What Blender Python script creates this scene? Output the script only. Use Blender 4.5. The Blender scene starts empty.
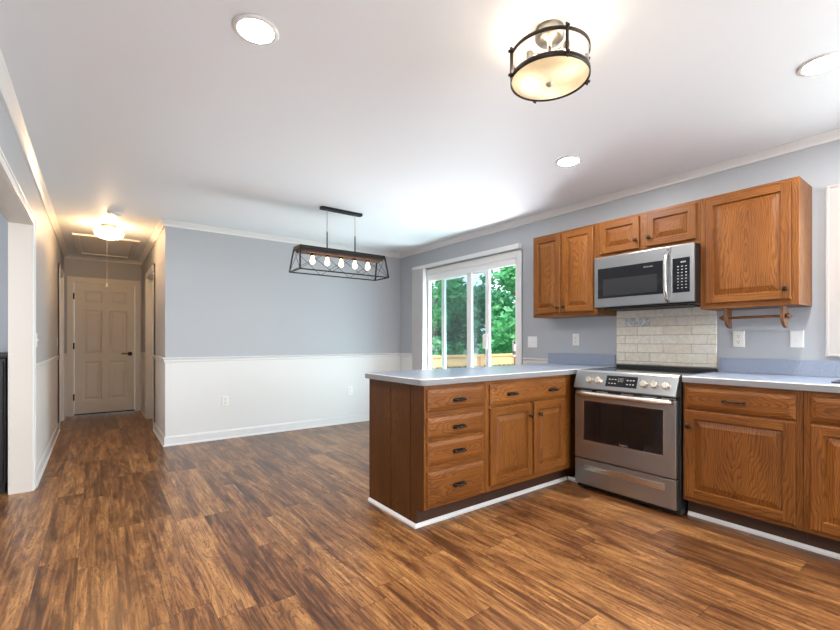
import bpy, bmesh, math, random
from mathutils import Vector, Matrix

random.seed(7)
S = bpy.context.scene
COL = S.collection
PI = math.pi

# ------------------------------------------------------------------ camera
F_PX, YAW, CX, CY, CAM_H = 433.391, 37.215, 425.676, 340.573, 1.143
cam_d = bpy.data.cameras.new('camera')
cam = bpy.data.objects.new('camera', cam_d)
COL.objects.link(cam)
cam.location = (0, 0, CAM_H)
cam.rotation_euler = (PI / 2, 0, -math.radians(YAW))
cam_d.sensor_fit = 'HORIZONTAL'
cam_d.sensor_width = 36
cam_d.lens = F_PX * 36 / 840
cam_d.shift_x = (420 - CX) / 840
cam_d.shift_y = (CY - 315) / 840
cam_d.clip_start = 0.05
S.camera = cam

# ------------------------------------------------------------------ world, sun, daylight, added fill, exposure
S.view_settings.view_transform = 'Standard'
S.view_settings.look = 'None'
S.view_settings.gamma = 1
S.view_settings.use_curve_mapping = False
S.view_settings.exposure = 0.98
S.cycles.use_denoising = True
S.cycles.max_bounces = 10
S.cycles.diffuse_bounces = 6
S.cycles.transparent_max_bounces = 24
S.cycles.sample_clamp_indirect = 6

SKY_STRENGTH = 1.5
SUN_POWER = 5.0
REAR_FILL = 40.0       # added fill from an unseen window opening behind the camera
SINK_DAY = 5.0        # daylight through the window over the sink
RIGHT_FILL = 30.0
SLIDER_FILL = 84.0
LEFT_FILL = 45.0
CAN_EMIT = 215.0       # recessed lamps

w = bpy.data.worlds.new('world')
S.world = w
w.use_nodes = True
nt = w.node_tree
bg = nt.nodes['Background']
tc = nt.nodes.new('ShaderNodeTexCoord')
sep = nt.nodes.new('ShaderNodeSeparateXYZ')
rp = nt.nodes.new('ShaderNodeValToRGB')
nt.links.new(tc.outputs['Generated'], sep.inputs[0])
nt.links.new(sep.outputs['Z'], rp.inputs[0])
rp.color_ramp.elements[0].position = 0.0
rp.color_ramp.elements[0].color = (0.80, 0.92, 0.96, 1)
rp.color_ramp.elements[1].position = 0.6
rp.color_ramp.elements[1].color = (0.42, 0.66, 0.92, 1)
nt.links.new(rp.outputs[0], bg.inputs['Color'])
bg.inputs['Strength'].default_value = SKY_STRENGTH

sd = bpy.data.lights.new('sun', 'SUN')
sd.energy = SUN_POWER
sd.angle = 0.02
sd.color = (1, 0.95, 0.86)
so = bpy.data.objects.new('sun', sd)
COL.objects.link(so)
so.rotation_euler = Vector((0.45, 0.62, -0.85)).to_track_quat('-Z', 'Y').to_euler()


def area(name, loc, direction, sx, sy, power, color):
    d = bpy.data.lights.new(name, 'AREA')
    d.shape = 'RECTANGLE'
    d.size, d.size_y = sx, sy
    d.energy = power
    d.color = color
    o = bpy.data.objects.new(name, d)
    COL.objects.link(o)
    o.location = loc
    o.rotation_euler = Vector(direction).to_track_quat('-Z', 'Y').to_euler()
    return o


DAY = (0.93, 0.965, 1.0)
# daylight lamp in the sink window; the other lamps are added fill
area('fill_rear_opening', (2.70, -2.46, 1.5), (-0.1, 1, 0.7), 1.4, 1.4, REAR_FILL, DAY)  # added fill lamp in an unseen opening made for it
area('fill_side_opening', (3.72, -1.35, 1.5), (-1, 0.1, 0.0), 1.2, 1.3, RIGHT_FILL, DAY)  # added fill lamp from the right, in an unseen opening made for it
area('daylight_sink_window', (3.74, 0.16, 1.58), (-1, 0, 0), 0.78, 0.86, SINK_DAY, DAY)
area('fill_glass_door', (4.15, 3.95, 0.45), (-1, 0, 0.75), 1.5, 0.7, SLIDER_FILL, DAY)  # added fill lamp low outside the door, brightening the ceiling
area('fill_den_opening', (-2.2, 1.56, 1.5), (0, 1, 0), 1.4, 1.2, LEFT_FILL, DAY)  # added fill lamp for the den, before an unseen opening

# ------------------------------------------------------------------ materials


def mat(name, color=(0.8, 0.8, 0.8), rough=0.5, metal=0.0, emit=None, strength=0.0, coat=0.0, spec=0.5):
    m = bpy.data.materials.new(name)
    m.use_nodes = True
    b = m.node_tree.nodes['Principled BSDF']
    b.inputs['Base Color'].default_value = (*color, 1)
    b.inputs['Roughness'].default_value = rough
    b.inputs['Metallic'].default_value = metal
    b.inputs['Specular IOR Level'].default_value = spec
    b.inputs['Coat Weight'].default_value = coat
    if emit:
        b.inputs['Emission Color'].default_value = (*emit, 1)
        b.inputs['Emission Strength'].default_value = strength
    return m


class N:
    """little node helper"""
    def __init__(s, m):
        s.t = m.node_tree
        s.b = s.t.nodes['Principled BSDF']

    def n(s, typ, **kw):
        x = s.t.nodes.new(typ)
        for k, v in kw.items():
            setattr(x, k, v)
        return x

    def l(s, a, b):
        s.t.links.new(a, b)

    def math(s, op, a, b=None, c=None):
        x = s.n('ShaderNodeMath', operation=op)
        for i, v in enumerate((a, b, c)):
            if v is None:
                continue
            if isinstance(v, (int, float)):
                x.inputs[i].default_value = v
            else:
                s.l(v, x.inputs[i])
        return x.outputs[0]

    def xyz(s, a, b, c):
        x = s.n('ShaderNodeCombineXYZ')
        for i, v in enumerate((a, b, c)):
            if isinstance(v, (int, float)):
                x.inputs[i].default_value = v
            else:
                s.l(v, x.inputs[i])
        return x.outputs[0]

    def noise(s, vec, scale, detail=3, rough=0.5, dist=0.0):
        x = s.n('ShaderNodeTexNoise')
        s.l(vec, x.inputs['Vector'])
        x.inputs['Scale'].default_value = scale
        x.inputs['Detail'].default_value = detail
        x.inputs['Roughness'].default_value = rough
        x.inputs['Distortion'].default_value = dist
        return x.outputs['Fac']

    def ramp(s, fac, stops):
        x = s.n('ShaderNodeValToRGB')
        el = x.color_ramp.elements
        while len(el) < len(stops):
            el.new(0.5)
        for e, (p, c) in zip(el, stops):
            e.position = p
            e.color = (*c, 1)
        s.l(fac, x.inputs[0])
        return x.outputs[0]

    def mix(s, fac, a, b, blend='MIX'):
        x = s.n('ShaderNodeMix', data_type='RGBA', blend_type=blend)
        for i, v in ((0, fac), (6, a), (7, b)):
            if isinstance(v, (int, float)):
                x.inputs[i].default_value = v
            elif isinstance(v, tuple):
                x.inputs[i].default_value = (*v, 1)
            else:
                s.l(v, x.inputs[i])
        return x.outputs[2]

    def bump(s, h, strength, dist=0.01):
        x = s.n('ShaderNodeBump')
        x.inputs['Strength'].default_value = strength
        x.inputs['Distance'].default_value = dist
        s.l(h, x.inputs['Height'])
        s.l(x.outputs[0], s.b.inputs['Normal'])


def oak(name, grain, depth, tone=1.0):
    """honey oak; grain axis and the axis a board is thin along"""
    m = mat(name, rough=0.42, spec=0.3)
    q = N(m)
    tcn = q.n('ShaderNodeTexCoord')
    oi = q.n('ShaderNodeObjectInfo')
    sx = q.n('ShaderNodeSeparateXYZ')
    q.l(tcn.outputs['Object'], sx.inputs[0])
    ax = {'x': sx.outputs[0], 'y': sx.outputs[1], 'z': sx.outputs[2]}
    width = [a for a in 'xyz' if a not in (grain, depth)][0]
    c, d, wv = ax[grain], ax[depth], ax[width]
    rnd = oi.outputs['Random']
    shift = q.math('MULTIPLY', rnd, 37.0)
    cs = q.math('ADD', c, q.math('MULTIPLY', q.math('SUBTRACT', rnd, 0.5), 0.5))
    lo = q.noise(q.xyz(q.math('ADD', q.math('MULTIPLY', wv, 5.0), shift), q.math('MULTIPLY', d, 5.0), q.math('MULTIPLY', c, 1.6)), 1.0, 3, 0.6)
    tilt = q.math('ADD', q.math('MULTIPLY', cs, 0.16), d)
    r = q.math('SQRT', q.math('ADD', q.math('MULTIPLY', tilt, tilt), q.math('MULTIPLY', wv, wv)))
    r = q.math('ADD', r, q.math('MULTIPLY', lo, 0.16))
    saw = q.math('FRACT', q.math('MULTIPLY', r, 84.0))
    fine = q.noise(q.xyz(q.math('ADD', q.math('MULTIPLY', wv, 260.0), shift), q.math('MULTIPLY', d, 260.0), q.math('MULTIPLY', c, 7.0)), 1.0, 2, 0.6)
    ring = q.ramp(saw, [(0.0, (0.0,) * 3), (0.45, (0.08,) * 3), (0.85, (0.85,) * 3), (1.0, (0.05,) * 3)])
    g = q.math('MULTIPLY', ring, q.math('ADD', 0.35, fine))
    t = tone
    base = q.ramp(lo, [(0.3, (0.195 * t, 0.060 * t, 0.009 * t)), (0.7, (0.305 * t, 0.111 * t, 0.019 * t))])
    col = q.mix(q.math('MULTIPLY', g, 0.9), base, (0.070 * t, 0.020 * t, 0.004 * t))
    pores = q.math('MULTIPLY', q.math('GREATER_THAN', fine, 0.57), 0.42)
    col = q.mix(pores, col, (0.07 * t, 0.022 * t, 0.006 * t))
    # each board differs a little
    col = q.mix(1.0, col, q.ramp(rnd, [(0.0, (0.86,) * 3), (1.0, (1.06,) * 3)]), 'MULTIPLY')
    q.l(col, q.b.inputs['Base Color'])
    q.bump(g, 0.12, 0.002)
    return m


OZX = oak('oak_upright_right_run', 'z', 'x')
OYX = oak('oak_level_right_run', 'y', 'x')
OZY = oak('oak_upright_peninsula', 'z', 'y')
OXY = oak('oak_level_peninsula', 'x', 'y')
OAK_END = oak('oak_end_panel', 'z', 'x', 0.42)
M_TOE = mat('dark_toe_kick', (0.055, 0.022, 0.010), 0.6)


def make_floor():
    m = mat('laminate_planks', rough=0.3, spec=0.5)
    q = N(m)
    g = q.n('ShaderNodeNewGeometry')
    s = q.n('ShaderNodeSeparateXYZ')
    q.l(g.outputs['Position'], s.inputs[0])
    x, y = s.outputs[0], s.outputs[1]
    PW, PL = 0.158, 1.21
    rx = q.math('DIVIDE', q.math('ADD', x, 10.03), PW)
    row = q.math('FLOOR', rx)
    wn = q.n('ShaderNodeTexWhiteNoise', noise_dimensions='1D')
    q.l(row, wn.inputs['W'])
    ry = q.math('ADD', q.math('DIVIDE', y, PL), q.math('MULTIPLY', wn.outputs['Value'], 7.0))
    idx = q.math('FLOOR', ry)
    wn2 = q.n('ShaderNodeTexWhiteNoise', noise_dimensions='2D')
    q.l(q.xyz(row, idx, 0.0), wn2.inputs['Vector'])
    h = wn2.outputs['Value']
    off = q.math('MULTIPLY', h, 83.0)
    # large flowing figure and fine streaks, both stretched along the board
    v1 = q.xyz(q.math('ADD', q.math('MULTIPLY', x, 9.0), off), q.math('ADD', q.math('MULTIPLY', y, 1.25), off), 0.0)
    f1 = q.noise(v1, 1.0, 4, 0.62, 1.3)
    v2 = q.xyz(q.math('ADD', q.math('MULTIPLY', x, 78.0), off), q.math('ADD', q.math('MULTIPLY', y, 1.35), off), 0.0)
    f2 = q.noise(v2, 1.0, 4, 0.65, 0.6)
    v3 = q.xyz(q.math('ADD', q.math('MULTIPLY', x, 12.0), off), q.math('ADD', q.math('MULTIPLY', y, 1.5), off), 3.0)
    f3 = q.noise(v3, 1.0, 4, 0.55, 2.4)
    f = q.math('ADD', q.math('MULTIPLY', f1, 0.36), q.math('ADD', q.math('MULTIPLY', f2, 0.34), q.math('MULTIPLY', f3, 0.30)))
    f = q.math('ADD', f, q.math('MULTIPLY', q.math('SUBTRACT', h, 0.5), 0.085))
    col = q.ramp(f, [(0.37, (0.040, 0.014, 0.006)), (0.455, (0.125, 0.046, 0.015)), (0.53, (0.27, 0.115, 0.037)), (0.63, (0.48, 0.238, 0.082))])
    # thin dark veins
    vein = q.math('ABSOLUTE', q.math('SUBTRACT', q.math('FRACT', q.math('MULTIPLY', f3, 9.0)), 0.5))
    vm = q.math('MULTIPLY', q.math('LESS_THAN', vein, 0.09), 0.6)
    col = q.mix(vm, col, (0.06, 0.024, 0.011))
    ex = q.math('ABSOLUTE', q.math('SUBTRACT', q.math('FRACT', rx), 0.5))
    ey = q.math('ABSOLUTE', q.math('SUBTRACT', q.math('FRACT', ry), 0.5))
    seam = q.math('MAXIMUM', q.math('GREATER_THAN', ex, 0.4915), q.math('GREATER_THAN', ey, 0.4987))
    col = q.mix(q.math('MULTIPLY', seam, 0.6), col, (0.03, 0.014, 0.007))
    q.l(col, q.b.inputs['Base Color'])
    q.l(q.math('ADD', 0.24, q.math('MULTIPLY', f2, 0.16)), q.b.inputs['Roughness'])
    q.bump(q.math('SUBTRACT', f2, q.math('MULTIPLY', seam, 1.0)), 0.10, 0.003)
    return m


def paint(name, color, rough=0.5, bumps=0.03):
    m = mat(name, color, rough)
    q = N(m)
    g = q.n('ShaderNodeNewGeometry')
    q.bump(q.noise(g.outputs['Position'], 160.0, 2), bumps, 0.002)
    return m


M_FLOOR = make_floor()
M_WALL = paint('grey_wall_paint', (0.415, 0.432, 0.458), 0.45)
M_WHITE = paint('white_wall_paint', (0.73, 0.725, 0.71), 0.42)
M_CEIL = paint('ceiling_paint', (0.83, 0.865, 0.905), 0.6)
M_TRIM = mat('white_trim_enamel', (0.72, 0.72, 0.715), 0.32)
M_DOOR = mat('door_enamel', (0.70, 0.665, 0.61), 0.38)
M_CASE = mat('cream_window_casing', (0.54, 0.505, 0.48), 0.4)
M_JAMB = mat('warm_lit_doorway_white', (0.60, 0.56, 0.51), 0.4)  # white jamb paint with the warm lamplight put into its colour
M_VINYL = mat('white_vinyl', (0.80, 0.81, 0.82), 0.35)
M_BLIND = mat('blind_vinyl', (0.72, 0.71, 0.71), 0.5)
M_PLATE = mat('ivory_plate', (0.80, 0.78, 0.73), 0.35)
M_PLATEW = mat('white_plate', (0.82, 0.82, 0.81), 0.35)
M_SLOT = mat('outlet_slot', (0.05, 0.05, 0.05), 0.6)
M_BRONZE = mat('dark_bronze', (0.035, 0.026, 0.022), 0.35, 0.8)
M_BLACK = mat('black_metal', (0.007, 0.007, 0.007), 0.5, 0.0, spec=0.3)
M_BLKPL = mat('black_plastic', (0.012, 0.012, 0.013), 0.35)
M_BLKGL = mat('black_glass', (0.008, 0.008, 0.010), 0.06)
M_OVENIN = mat('oven_window_glass', (0.012, 0.009, 0.008), 0.08, spec=0.35)
M_STEEL = mat('brushed_steel', (0.385, 0.395, 0.40), 0.34, 1.0)
M_STEELB = mat('bright_steel', (0.74, 0.72, 0.69), 0.2, 1.0)
M_KNOB = mat('knob_steel', (0.78, 0.73, 0.65), 0.25, 1.0)
M_NICKEL = mat('brushed_nickel', (0.45, 0.42, 0.38), 0.35, 1.0)
M_LEGEND = mat('printed_legend', (0.38, 0.39, 0.40), 0.5)
M_GROUT = mat('grout', (0.40, 0.35, 0.28), 0.8)
M_BLKCAB = mat('black_painted_wood', (0.012, 0.012, 0.014), 0.4)
M_BRWOOD = mat('brown_wood', (0.16, 0.065, 0.025), 0.5)


def brush(m, axis):
    q = N(m)
    tcn = q.n('ShaderNodeTexCoord')
    s = q.n('ShaderNodeMapping')
    q.l(tcn.outputs['Object'], s.inputs[0])
    s.inputs['Scale'].default_value = axis
    f = q.noise(s.outputs[0], 1.0, 2)
    q.l(q.math('ADD', 0.30, q.math('MULTIPLY', f, 0.07)), q.b.inputs['Roughness'])


brush(M_STEEL, (3, 3, 500))


def laminate():
    m = mat('speckled_laminate', rough=0.28)
    q = N(m)
    g = q.n('ShaderNodeNewGeometry')
    a = q.noise(g.outputs['Position'], 420.0, 2, 0.7)
    b = q.noise(g.outputs['Position'], 26.0, 3, 0.6)
    c = q.ramp(a, [(0.36, (0.17, 0.21, 0.30)), (0.5, (0.27, 0.315, 0.41)), (0.66, (0.42, 0.455, 0.53))])
    c = q.mix(q.math('MULTIPLY', b, 0.25), c, (0.29, 0.33, 0.42))
    q.l(c, q.b.inputs['Base Color'])
    return m


M_LAM = laminate()
M_LAMEDGE = mat('laminate_edge', (0.24, 0.24, 0.25), 0.35)
M_LAMGLINT = mat('laminate_edge_highlight', (0.86, 0.82, 0.76), 0.35)  # highlight on the nosing, painted as a pale line


def tile_mat(name, c0, c1):
    m = mat(name, rough=0.22)
    q = N(m)
    g = q.n('ShaderNodeNewGeometry')
    f = q.noise(g.outputs['Position'], 34.0, 4, 0.6, 0.8)
    q.l(q.ramp(f, [(0.35, c0), (0.65, c1)]), q.b.inputs['Base Color'])
    q.bump(f, 0.15, 0.004)
    return m


M_TILES = [tile_mat('cream_tile', (0.76, 0.70, 0.58), (0.87, 0.83, 0.74)),
           tile_mat('pale_tile', (0.76, 0.71, 0.62), (0.86, 0.83, 0.76)),
           tile_mat('sand_tile', (0.72, 0.65, 0.53), (0.84, 0.78, 0.67))]
M_MOSAIC = tile_mat('mosaic_tile', (0.42, 0.44, 0.42), (0.86, 0.86, 0.84))


def thin_glass(name, tint=(1, 1, 1), extra=0.0):
    m = bpy.data.materials.new(name)
    m.use_nodes = True
    t = m.node_tree
    t.nodes.remove(t.nodes['Principled BSDF'])
    out = t.nodes['Material Output']
    tr = t.nodes.new('ShaderNodeBsdfTransparent')
    tr.inputs[0].default_value = (*tint, 1)
    gl = t.nodes.new('ShaderNodeBsdfGlossy')
    gl.inputs['Roughness'].default_value = 0.02
    lw = t.nodes.new('ShaderNodeLayerWeight')
    lw.inputs[0].default_value = 0.5
    pw = t.nodes.new('ShaderNodeMath')
    pw.operation = 'POWER'
    pw.inputs[1].default_value = 5.0
    t.links.new(lw.outputs['Facing'], pw.inputs[0])
    ad = t.nodes.new('ShaderNodeMath')
    ad.inputs[1].default_value = 0.04 + extra
    t.links.new(pw.outputs[0], ad.inputs[0])
    mx = t.nodes.new('ShaderNodeMixShader')
    t.links.new(ad.outputs[0], mx.inputs[0])
    t.links.new(tr.outputs[0], mx.inputs[1])
    t.links.new(gl.outputs[0], mx.inputs[2])
    t.links.new(mx.outputs[0], out.inputs[0])
    return m


M_GLASS = thin_glass('window_glass', (0.93, 0.97, 0.96))
M_LAMPGLASS = thin_glass('clear_lamp_glass', (0.97, 0.95, 0.92), 0.03)


M_TINT = thin_glass('tinted_door_glass', (0.66, 0.74, 0.76), 0.03)


def emitter(name, color, strength, base=(0.9, 0.88, 0.84)):
    return mat(name, base, 0.4, emit=color, strength=strength)


M_CAN = emitter('recessed_lens', (1.0, 0.98, 0.95), CAN_EMIT)
M_BULB = emitter('edison_bulb', (1.0, 0.60, 0.26), 7.0)
M_BULB2 = emitter('warm_bulb', (1.0, 0.84, 0.64), 30.0)
M_HBULB = emitter('hall_bulb', (1.0, 0.60, 0.29), 470.0)


def diffuser():
    m = bpy.data.materials.new('frosted_diffuser')
    m.use_nodes = True
    t = m.node_tree
    b = t.nodes['Principled BSDF']
    q = N(m)
    g = q.n('ShaderNodeNewGeometry')
    f = q.noise(g.outputs['Position'], 9.0, 3)
    q.l(q.ramp(f, [(0.35, (0.50, 0.37, 0.20)), (0.65, (0.70, 0.57, 0.37))]), b.inputs['Base Color'])
    b.inputs['Roughness'].default_value = 0.35
    tl = t.nodes.new('ShaderNodeBsdfTranslucent')
    tl.inputs[0].default_value = (0.95, 0.86, 0.68, 1)
    mx = t.nodes.new('ShaderNodeMixShader')
    mx.inputs[0].default_value = 0.14
    t.links.new(b.outputs[0], mx.inputs[1])
    t.links.new(tl.outputs[0], mx.inputs[2])
    t.links.new(mx.outputs[0], t.nodes['Material Output'].inputs[0])
    return m


M_DIFF = diffuser()


def frost_globe():
    m = bpy.data.materials.new('ribbed_globe_glass')
    m.use_nodes = True
    t = m.node_tree
    b = t.nodes['Principled BSDF']
    b.inputs['Base Color'].default_value = (0.95, 0.93, 0.9, 1)
    b.inputs['Roughness'].default_value = 0.25
    b.inputs['Alpha'].default_value = 0.35
    return m


M_GLOBE = frost_globe()


def leaf_mat(name, c0, c1):
    m = mat(name, c0, 0.5)
    q = N(m)
    g = q.n('ShaderNodeNewGeometry')
    f = q.noise(g.outputs['Position'], 2.5, 3, 0.7)
    c = q.ramp(f, [(0.3, c0), (0.7, c1)])
    q.l(c, q.b.inputs['Base Color'])
    tl = q.n('ShaderNodeBsdfTranslucent')
    q.l(c, tl.inputs[0])
    mx = q.n('ShaderNodeMixShader')
    mx.inputs[0].default_value = 0.45
    q.l(q.b.outputs[0], mx.inputs[1])
    q.l(tl.outputs[0], mx.inputs[2])
    q.l(mx.outputs[0], q.t.nodes['Material Output'].inputs[0])
    return m


M_LEAF = leaf_mat('green_leaves', (0.05, 0.24, 0.09), (0.14, 0.46, 0.18))
M_LEAF2 = leaf_mat('dark_leaves', (0.03, 0.15, 0.08), (0.09, 0.32, 0.14))
M_BARK = mat('tree_bark', (0.10, 0.075, 0.055), 0.9)
M_GRASS = leaf_mat('lawn_green', (0.07, 0.17, 0.04), (0.13, 0.28, 0.07))
M_DECK = mat('deck_cedar', (0.62, 0.36, 0.17), 0.6)

# ------------------------------------------------------------------ mesh helpers
WPOS = {}
FY = (Vector((1, 0, 0)), Vector((0, 0, 1)), Vector((0, -1, 0)))    # faces the camera side (-Y): u = x
FX = (Vector((0, -1, 0)), Vector((0, 0, 1)), Vector((-1, 0, 0)))   # faces -X: u = -y
FXP = (Vector((0, 1, 0)), Vector((0, 0, 1)), Vector((1, 0, 0)))    # faces +X: u = y


class Fr:
    """axis frame: a plane with u to the right, v up, w out of it"""
    def __init__(s, base, off):
        s.U, s.V, s.W = base
        s.O = Vector(off)

    def p(s, u, v, w):
        return s.O + s.U * u + s.V * v + s.W * w


class MB:
    def __init__(s):
        s.bm = bmesh.new()

    def face(s, pts, mi=0, smooth=False):
        f = s.bm.faces.new([s.bm.verts.new(p) for p in pts])
        f.material_index = mi
        f.smooth = smooth
        return f

    def hexa(s, c, mi=0):
        v = [s.bm.verts.new(p) for p in c]
        for q in ((0, 1, 2, 3), (7, 6, 5, 4), (0, 4, 5, 1), (1, 5, 6, 2), (2, 6, 7, 3), (3, 7, 4, 0)):
            f = s.bm.faces.new([v[i] for i in q])
            f.material_index = mi
        return s

    def box(s, x0, x1, y0, y1, z0, z1, mi=0):
        return s.hexa([(x0, y0, z0), (x1, y0, z0), (x1, y1, z0), (x0, y1, z0), (x0, y0, z1), (x1, y0, z1), (x1, y1, z1), (x0, y1, z1)], mi)

    def obox(s, fr, u0, u1, v0, v1, w0, w1, mi=0):
        return s.hexa([fr.p(u, v, w) for (u, v, w) in ((u0, v0, w0), (u1, v0, w0), (u1, v1, w0), (u0, v1, w0), (u0, v0, w1), (u1, v0, w1), (u1, v1, w1), (u0, v1, w1))], mi)

    def rings(s, loops, mi=0, smooth=True, cap0=True, cap1=True, closed=False):
        L = [[s.bm.verts.new(p) for p in lp] for lp in loops]
        n = len(L[0])
        pairs = list(zip(L, L[1:])) + ([(L[-1], L[0])] if closed else [])
        for a, b in pairs:
            for i in range(n):
                j = (i + 1) % n
                f = s.bm.faces.new((a[i], a[j], b[j], b[i]))
                f.material_index = mi
                f.smooth = smooth
        if not closed:
            if cap0:
                s.bm.faces.new(L[0][::-1]).material_index = mi
            if cap1:
                s.bm.faces.new(L[-1]).material_index = mi
        return s

    def lathe(s, o, axis, prof, n=24, mi=0, cap0=True, cap1=True):
        """prof: (radius, distance along axis)"""
        o, a = Vector(o), Vector(axis).normalized()
        u = a.orthogonal().normalized()
        v = a.cross(u)
        loops = [[o + a * t + (u * math.cos(2 * PI * k / n) + v * math.sin(2 * PI * k / n)) * max(r, 1e-4) for k in range(n)] for r, t in prof]
        return s.rings(loops, mi, True, cap0, cap1)

    def cyl(s, p0, p1, r, n=12, mi=0, r1=None):
        p0, p1 = Vector(p0), Vector(p1)
        d = p1 - p0
        return s.lathe(p0, d, [(r, 0), (r if r1 is None else r1, d.length)], n, mi)

    def tube(s, pts, r, n=8, mi=0, closed=False, flat=1.0):
        pts = [Vector(p) for p in pts]
        loops = []
        ref = None
        m = len(pts)
        for i, p in enumerate(pts):
            if closed:
                t = pts[(i + 1) % m] - pts[i - 1]
            else:
                t = pts[min(i + 1, m - 1)] - pts[max(i - 1, 0)]
            t.normalize()
            if ref is None:
                ref = t.orthogonal().normalized()
            ref = (ref - t * ref.dot(t)).normalized()
            b = t.cross(ref)
            loops.append([p + ref * math.cos(2 * PI * k / n) * r + b * math.sin(2 * PI * k / n) * r * flat for k in range(n)])
        return s.rings(loops, mi, True, closed=closed)

    def bar(s, p0, p1, wd, ht, mi=0):
        """square bar between two points"""
        p0, p1 = Vector(p0), Vector(p1)
        t = (p1 - p0).normalized()
        up = Vector((0, 0, 1)) if abs(t.z) < 0.95 else Vector((0, 1, 0))
        a = t.cross(up).normalized()
        b = a.cross(t)
        c = []
        for p in (p0, p1):
            for (i, j) in ((-1, -1), (1, -1), (1, 1), (-1, 1)):
                c.append(p + a * i * wd / 2 + b * j * ht / 2)
        return s.hexa(c, mi)

    def extrude_profile(s, prof, fr, u0, u1, mi=0, m0=0.0, m1=0.0):
        """profile of (v, w) points run along u from u0 to u1; m0/m1 mitre the ends by w"""
        l0 = [fr.p(u0 + m0 * w_, v_, w_) for v_, w_ in prof]
        l1 = [fr.p(u1 + m1 * w_, v_, w_) for v_, w_ in prof]
        return s.rings([l0, l1], mi, False)

    def build(s, name, mats, parent=None, bevel=0.0, seg=2, angle=35, merge=False):
        bm = s.bm
        if merge:
            bmesh.ops.remove_doubles(bm, verts=bm.verts, dist=1e-5)
        bmesh.ops.recalc_face_normals(bm, faces=bm.faces)
        lo = Vector([min(v.co[i] for v in bm.verts) for i in range(3)])
        hi = Vector([max(v.co[i] for v in bm.verts) for i in range(3)])
        c = (lo + hi) / 2
        bmesh.ops.translate(bm, verts=bm.verts, vec=-c)
        me = bpy.data.meshes.new(name)
        bm.to_mesh(me)
        bm.free()
        for m in (mats if isinstance(mats, (list, tuple)) else [mats]):
            me.materials.append(m)
        o = bpy.data.objects.new(name, me)
        COL.objects.link(o)
        o.location = c
        WPOS[o.name] = c.copy()
        if parent:
            o.parent = parent
            o.location = c - WPOS[parent.name]
        if bevel:
            b = o.modifiers.new('bevel', 'BEVEL')
            b.width = bevel
            b.segments = seg
            b.limit_method = 'ANGLE'
            b.angle_limit = math.radians(angle)
        return o


def tag(o, label, cat, group=None):
    o['label'] = label
    o['category'] = cat
    if group:
        o['group'] = group
    return o


def thing(name, label, cat, loc, group=None):
    o = bpy.data.objects.new(name, None)
    o.empty_display_size = 0.1
    COL.objects.link(o)
    o.location = loc
    WPOS[o.name] = Vector(loc)
    return tag(o, label, cat, group)


def struct(name, mb, mats, bevel=0.0, parent=None):
    o = mb.build(name, mats, parent, bevel)
    if not parent:
        o['kind'] = 'structure'
    return o


def copy_tree(o, parent=None):
    c = o.copy()
    COL.objects.link(c)
    if parent:
        c.parent = parent
    for ch in o.children:
        copy_tree(ch, c)
    return c


# ------------------------------------------------------------------ the room
XW, YB, XC, XL, YE, ZC = 3.655, 5.44, 0.593, -0.39, 8.466, 2.44
YR = -2.4            # rear wall behind the camera
RAIL0, RAIL1 = 0.905, 0.957
T = 0.12

b = MB()
b.box(-3.6, XW + T, YR - T, 8.75, -0.06, 0.0)
struct('floor', b, M_FLOOR)
b = MB()
b.box(-3.6, XW + T, YR - T, 8.75, ZC, ZC + 0.08)
struct('ceiling', b, M_CEIL)


def wall(name, horiz, at, thick, a0, a1, openings=(), split=True, z1=ZC):
    """wall slab along X (horiz) or Y at coordinate `at`, going out by `thick`; openings (a0,a1,z0,z1)"""
    b = MB()
    cuts = sorted(set([a0, a1] + [o[0] for o in openings] + [o[1] for o in openings]))
    for p, q in zip(cuts, cuts[1:]):
        mid = (p + q) / 2
        solid = [(0.0, z1)]
        for o in openings:
            if o[0] < mid < o[1]:
                nxt = []
                for s0, s1 in solid:
                    if o[2] > s0:
                        nxt.append((s0, min(o[2], s1)))
                    if o[3] < s1:
                        nxt.append((max(o[3], s0), s1))
                solid = nxt
        for s0, s1 in solid:
            parts = [(s0, s1, 0)]
            if split:
                parts = []
                if s0 < RAIL0:
                    parts.append((s0, min(s1, RAIL0), 1))
                if s1 > RAIL0:
                    parts.append((max(s0, RAIL0), s1, 0))
            for c0, c1, mi in parts:
                lo, hi = min(at, at + thick), max(at, at + thick)
                if horiz:
                    b.box(p, q, lo, hi, c0, c1, mi)
                else:
                    b.box(lo, hi, p, q, c0, c1, mi)
    return struct(name, b, [M_WALL, M_WHITE])


SL0, SL1, SLZ = 3.15, 4.87, 2.06     # sliding door opening in the right wall
SK0, SK1, SKZ0, SKZ1 = -0.26, 0.58, 1.11, 2.04
wall('wall_right', False, XW, T, YR, YB + T, [(SL0, SL1, 0.0, SLZ), (SK0, SK1, SKZ0, SKZ1), (-1.98, -0.72, 0.82, 2.18)])
wall('wall_back', True, YB, T, XC + T, XW)
wall('wall_hall_right', False, XC, T, YB, YE, [(6.56, 7.50, 0.0, 2.05)])
wall('wall_hall_end', True, YE, T, XL - 0.13, XC + T, [(-0.285, 0.508, 0.0, 2.045)])
LO0, LO1, LOZ = 1.75, 4.44, 2.035    # wide cased opening in the left wall
wall('wall_left', False, XL, -0.13, YR, YE, [(LO0, LO1, 0.0, LOZ), (7.28, 8.02, 0.0, 2.05)])
wall('wall_rear', True, YR, -T, -3.6, XW + T, [(1.95, 3.45, 0.75, 2.2)])
wall('wall_den_back', True, 5.2, T, -3.6, XL - 0.13, split=False)
wall('wall_den_side', False, -3.6, -T, YR, 5.2, split=False)
wall('wall_den_front', True, 1.5, -T, -3.6, XL - 0.13, [(-2.9, -1.5, 0.9, 2.1)], split=False)

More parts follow.
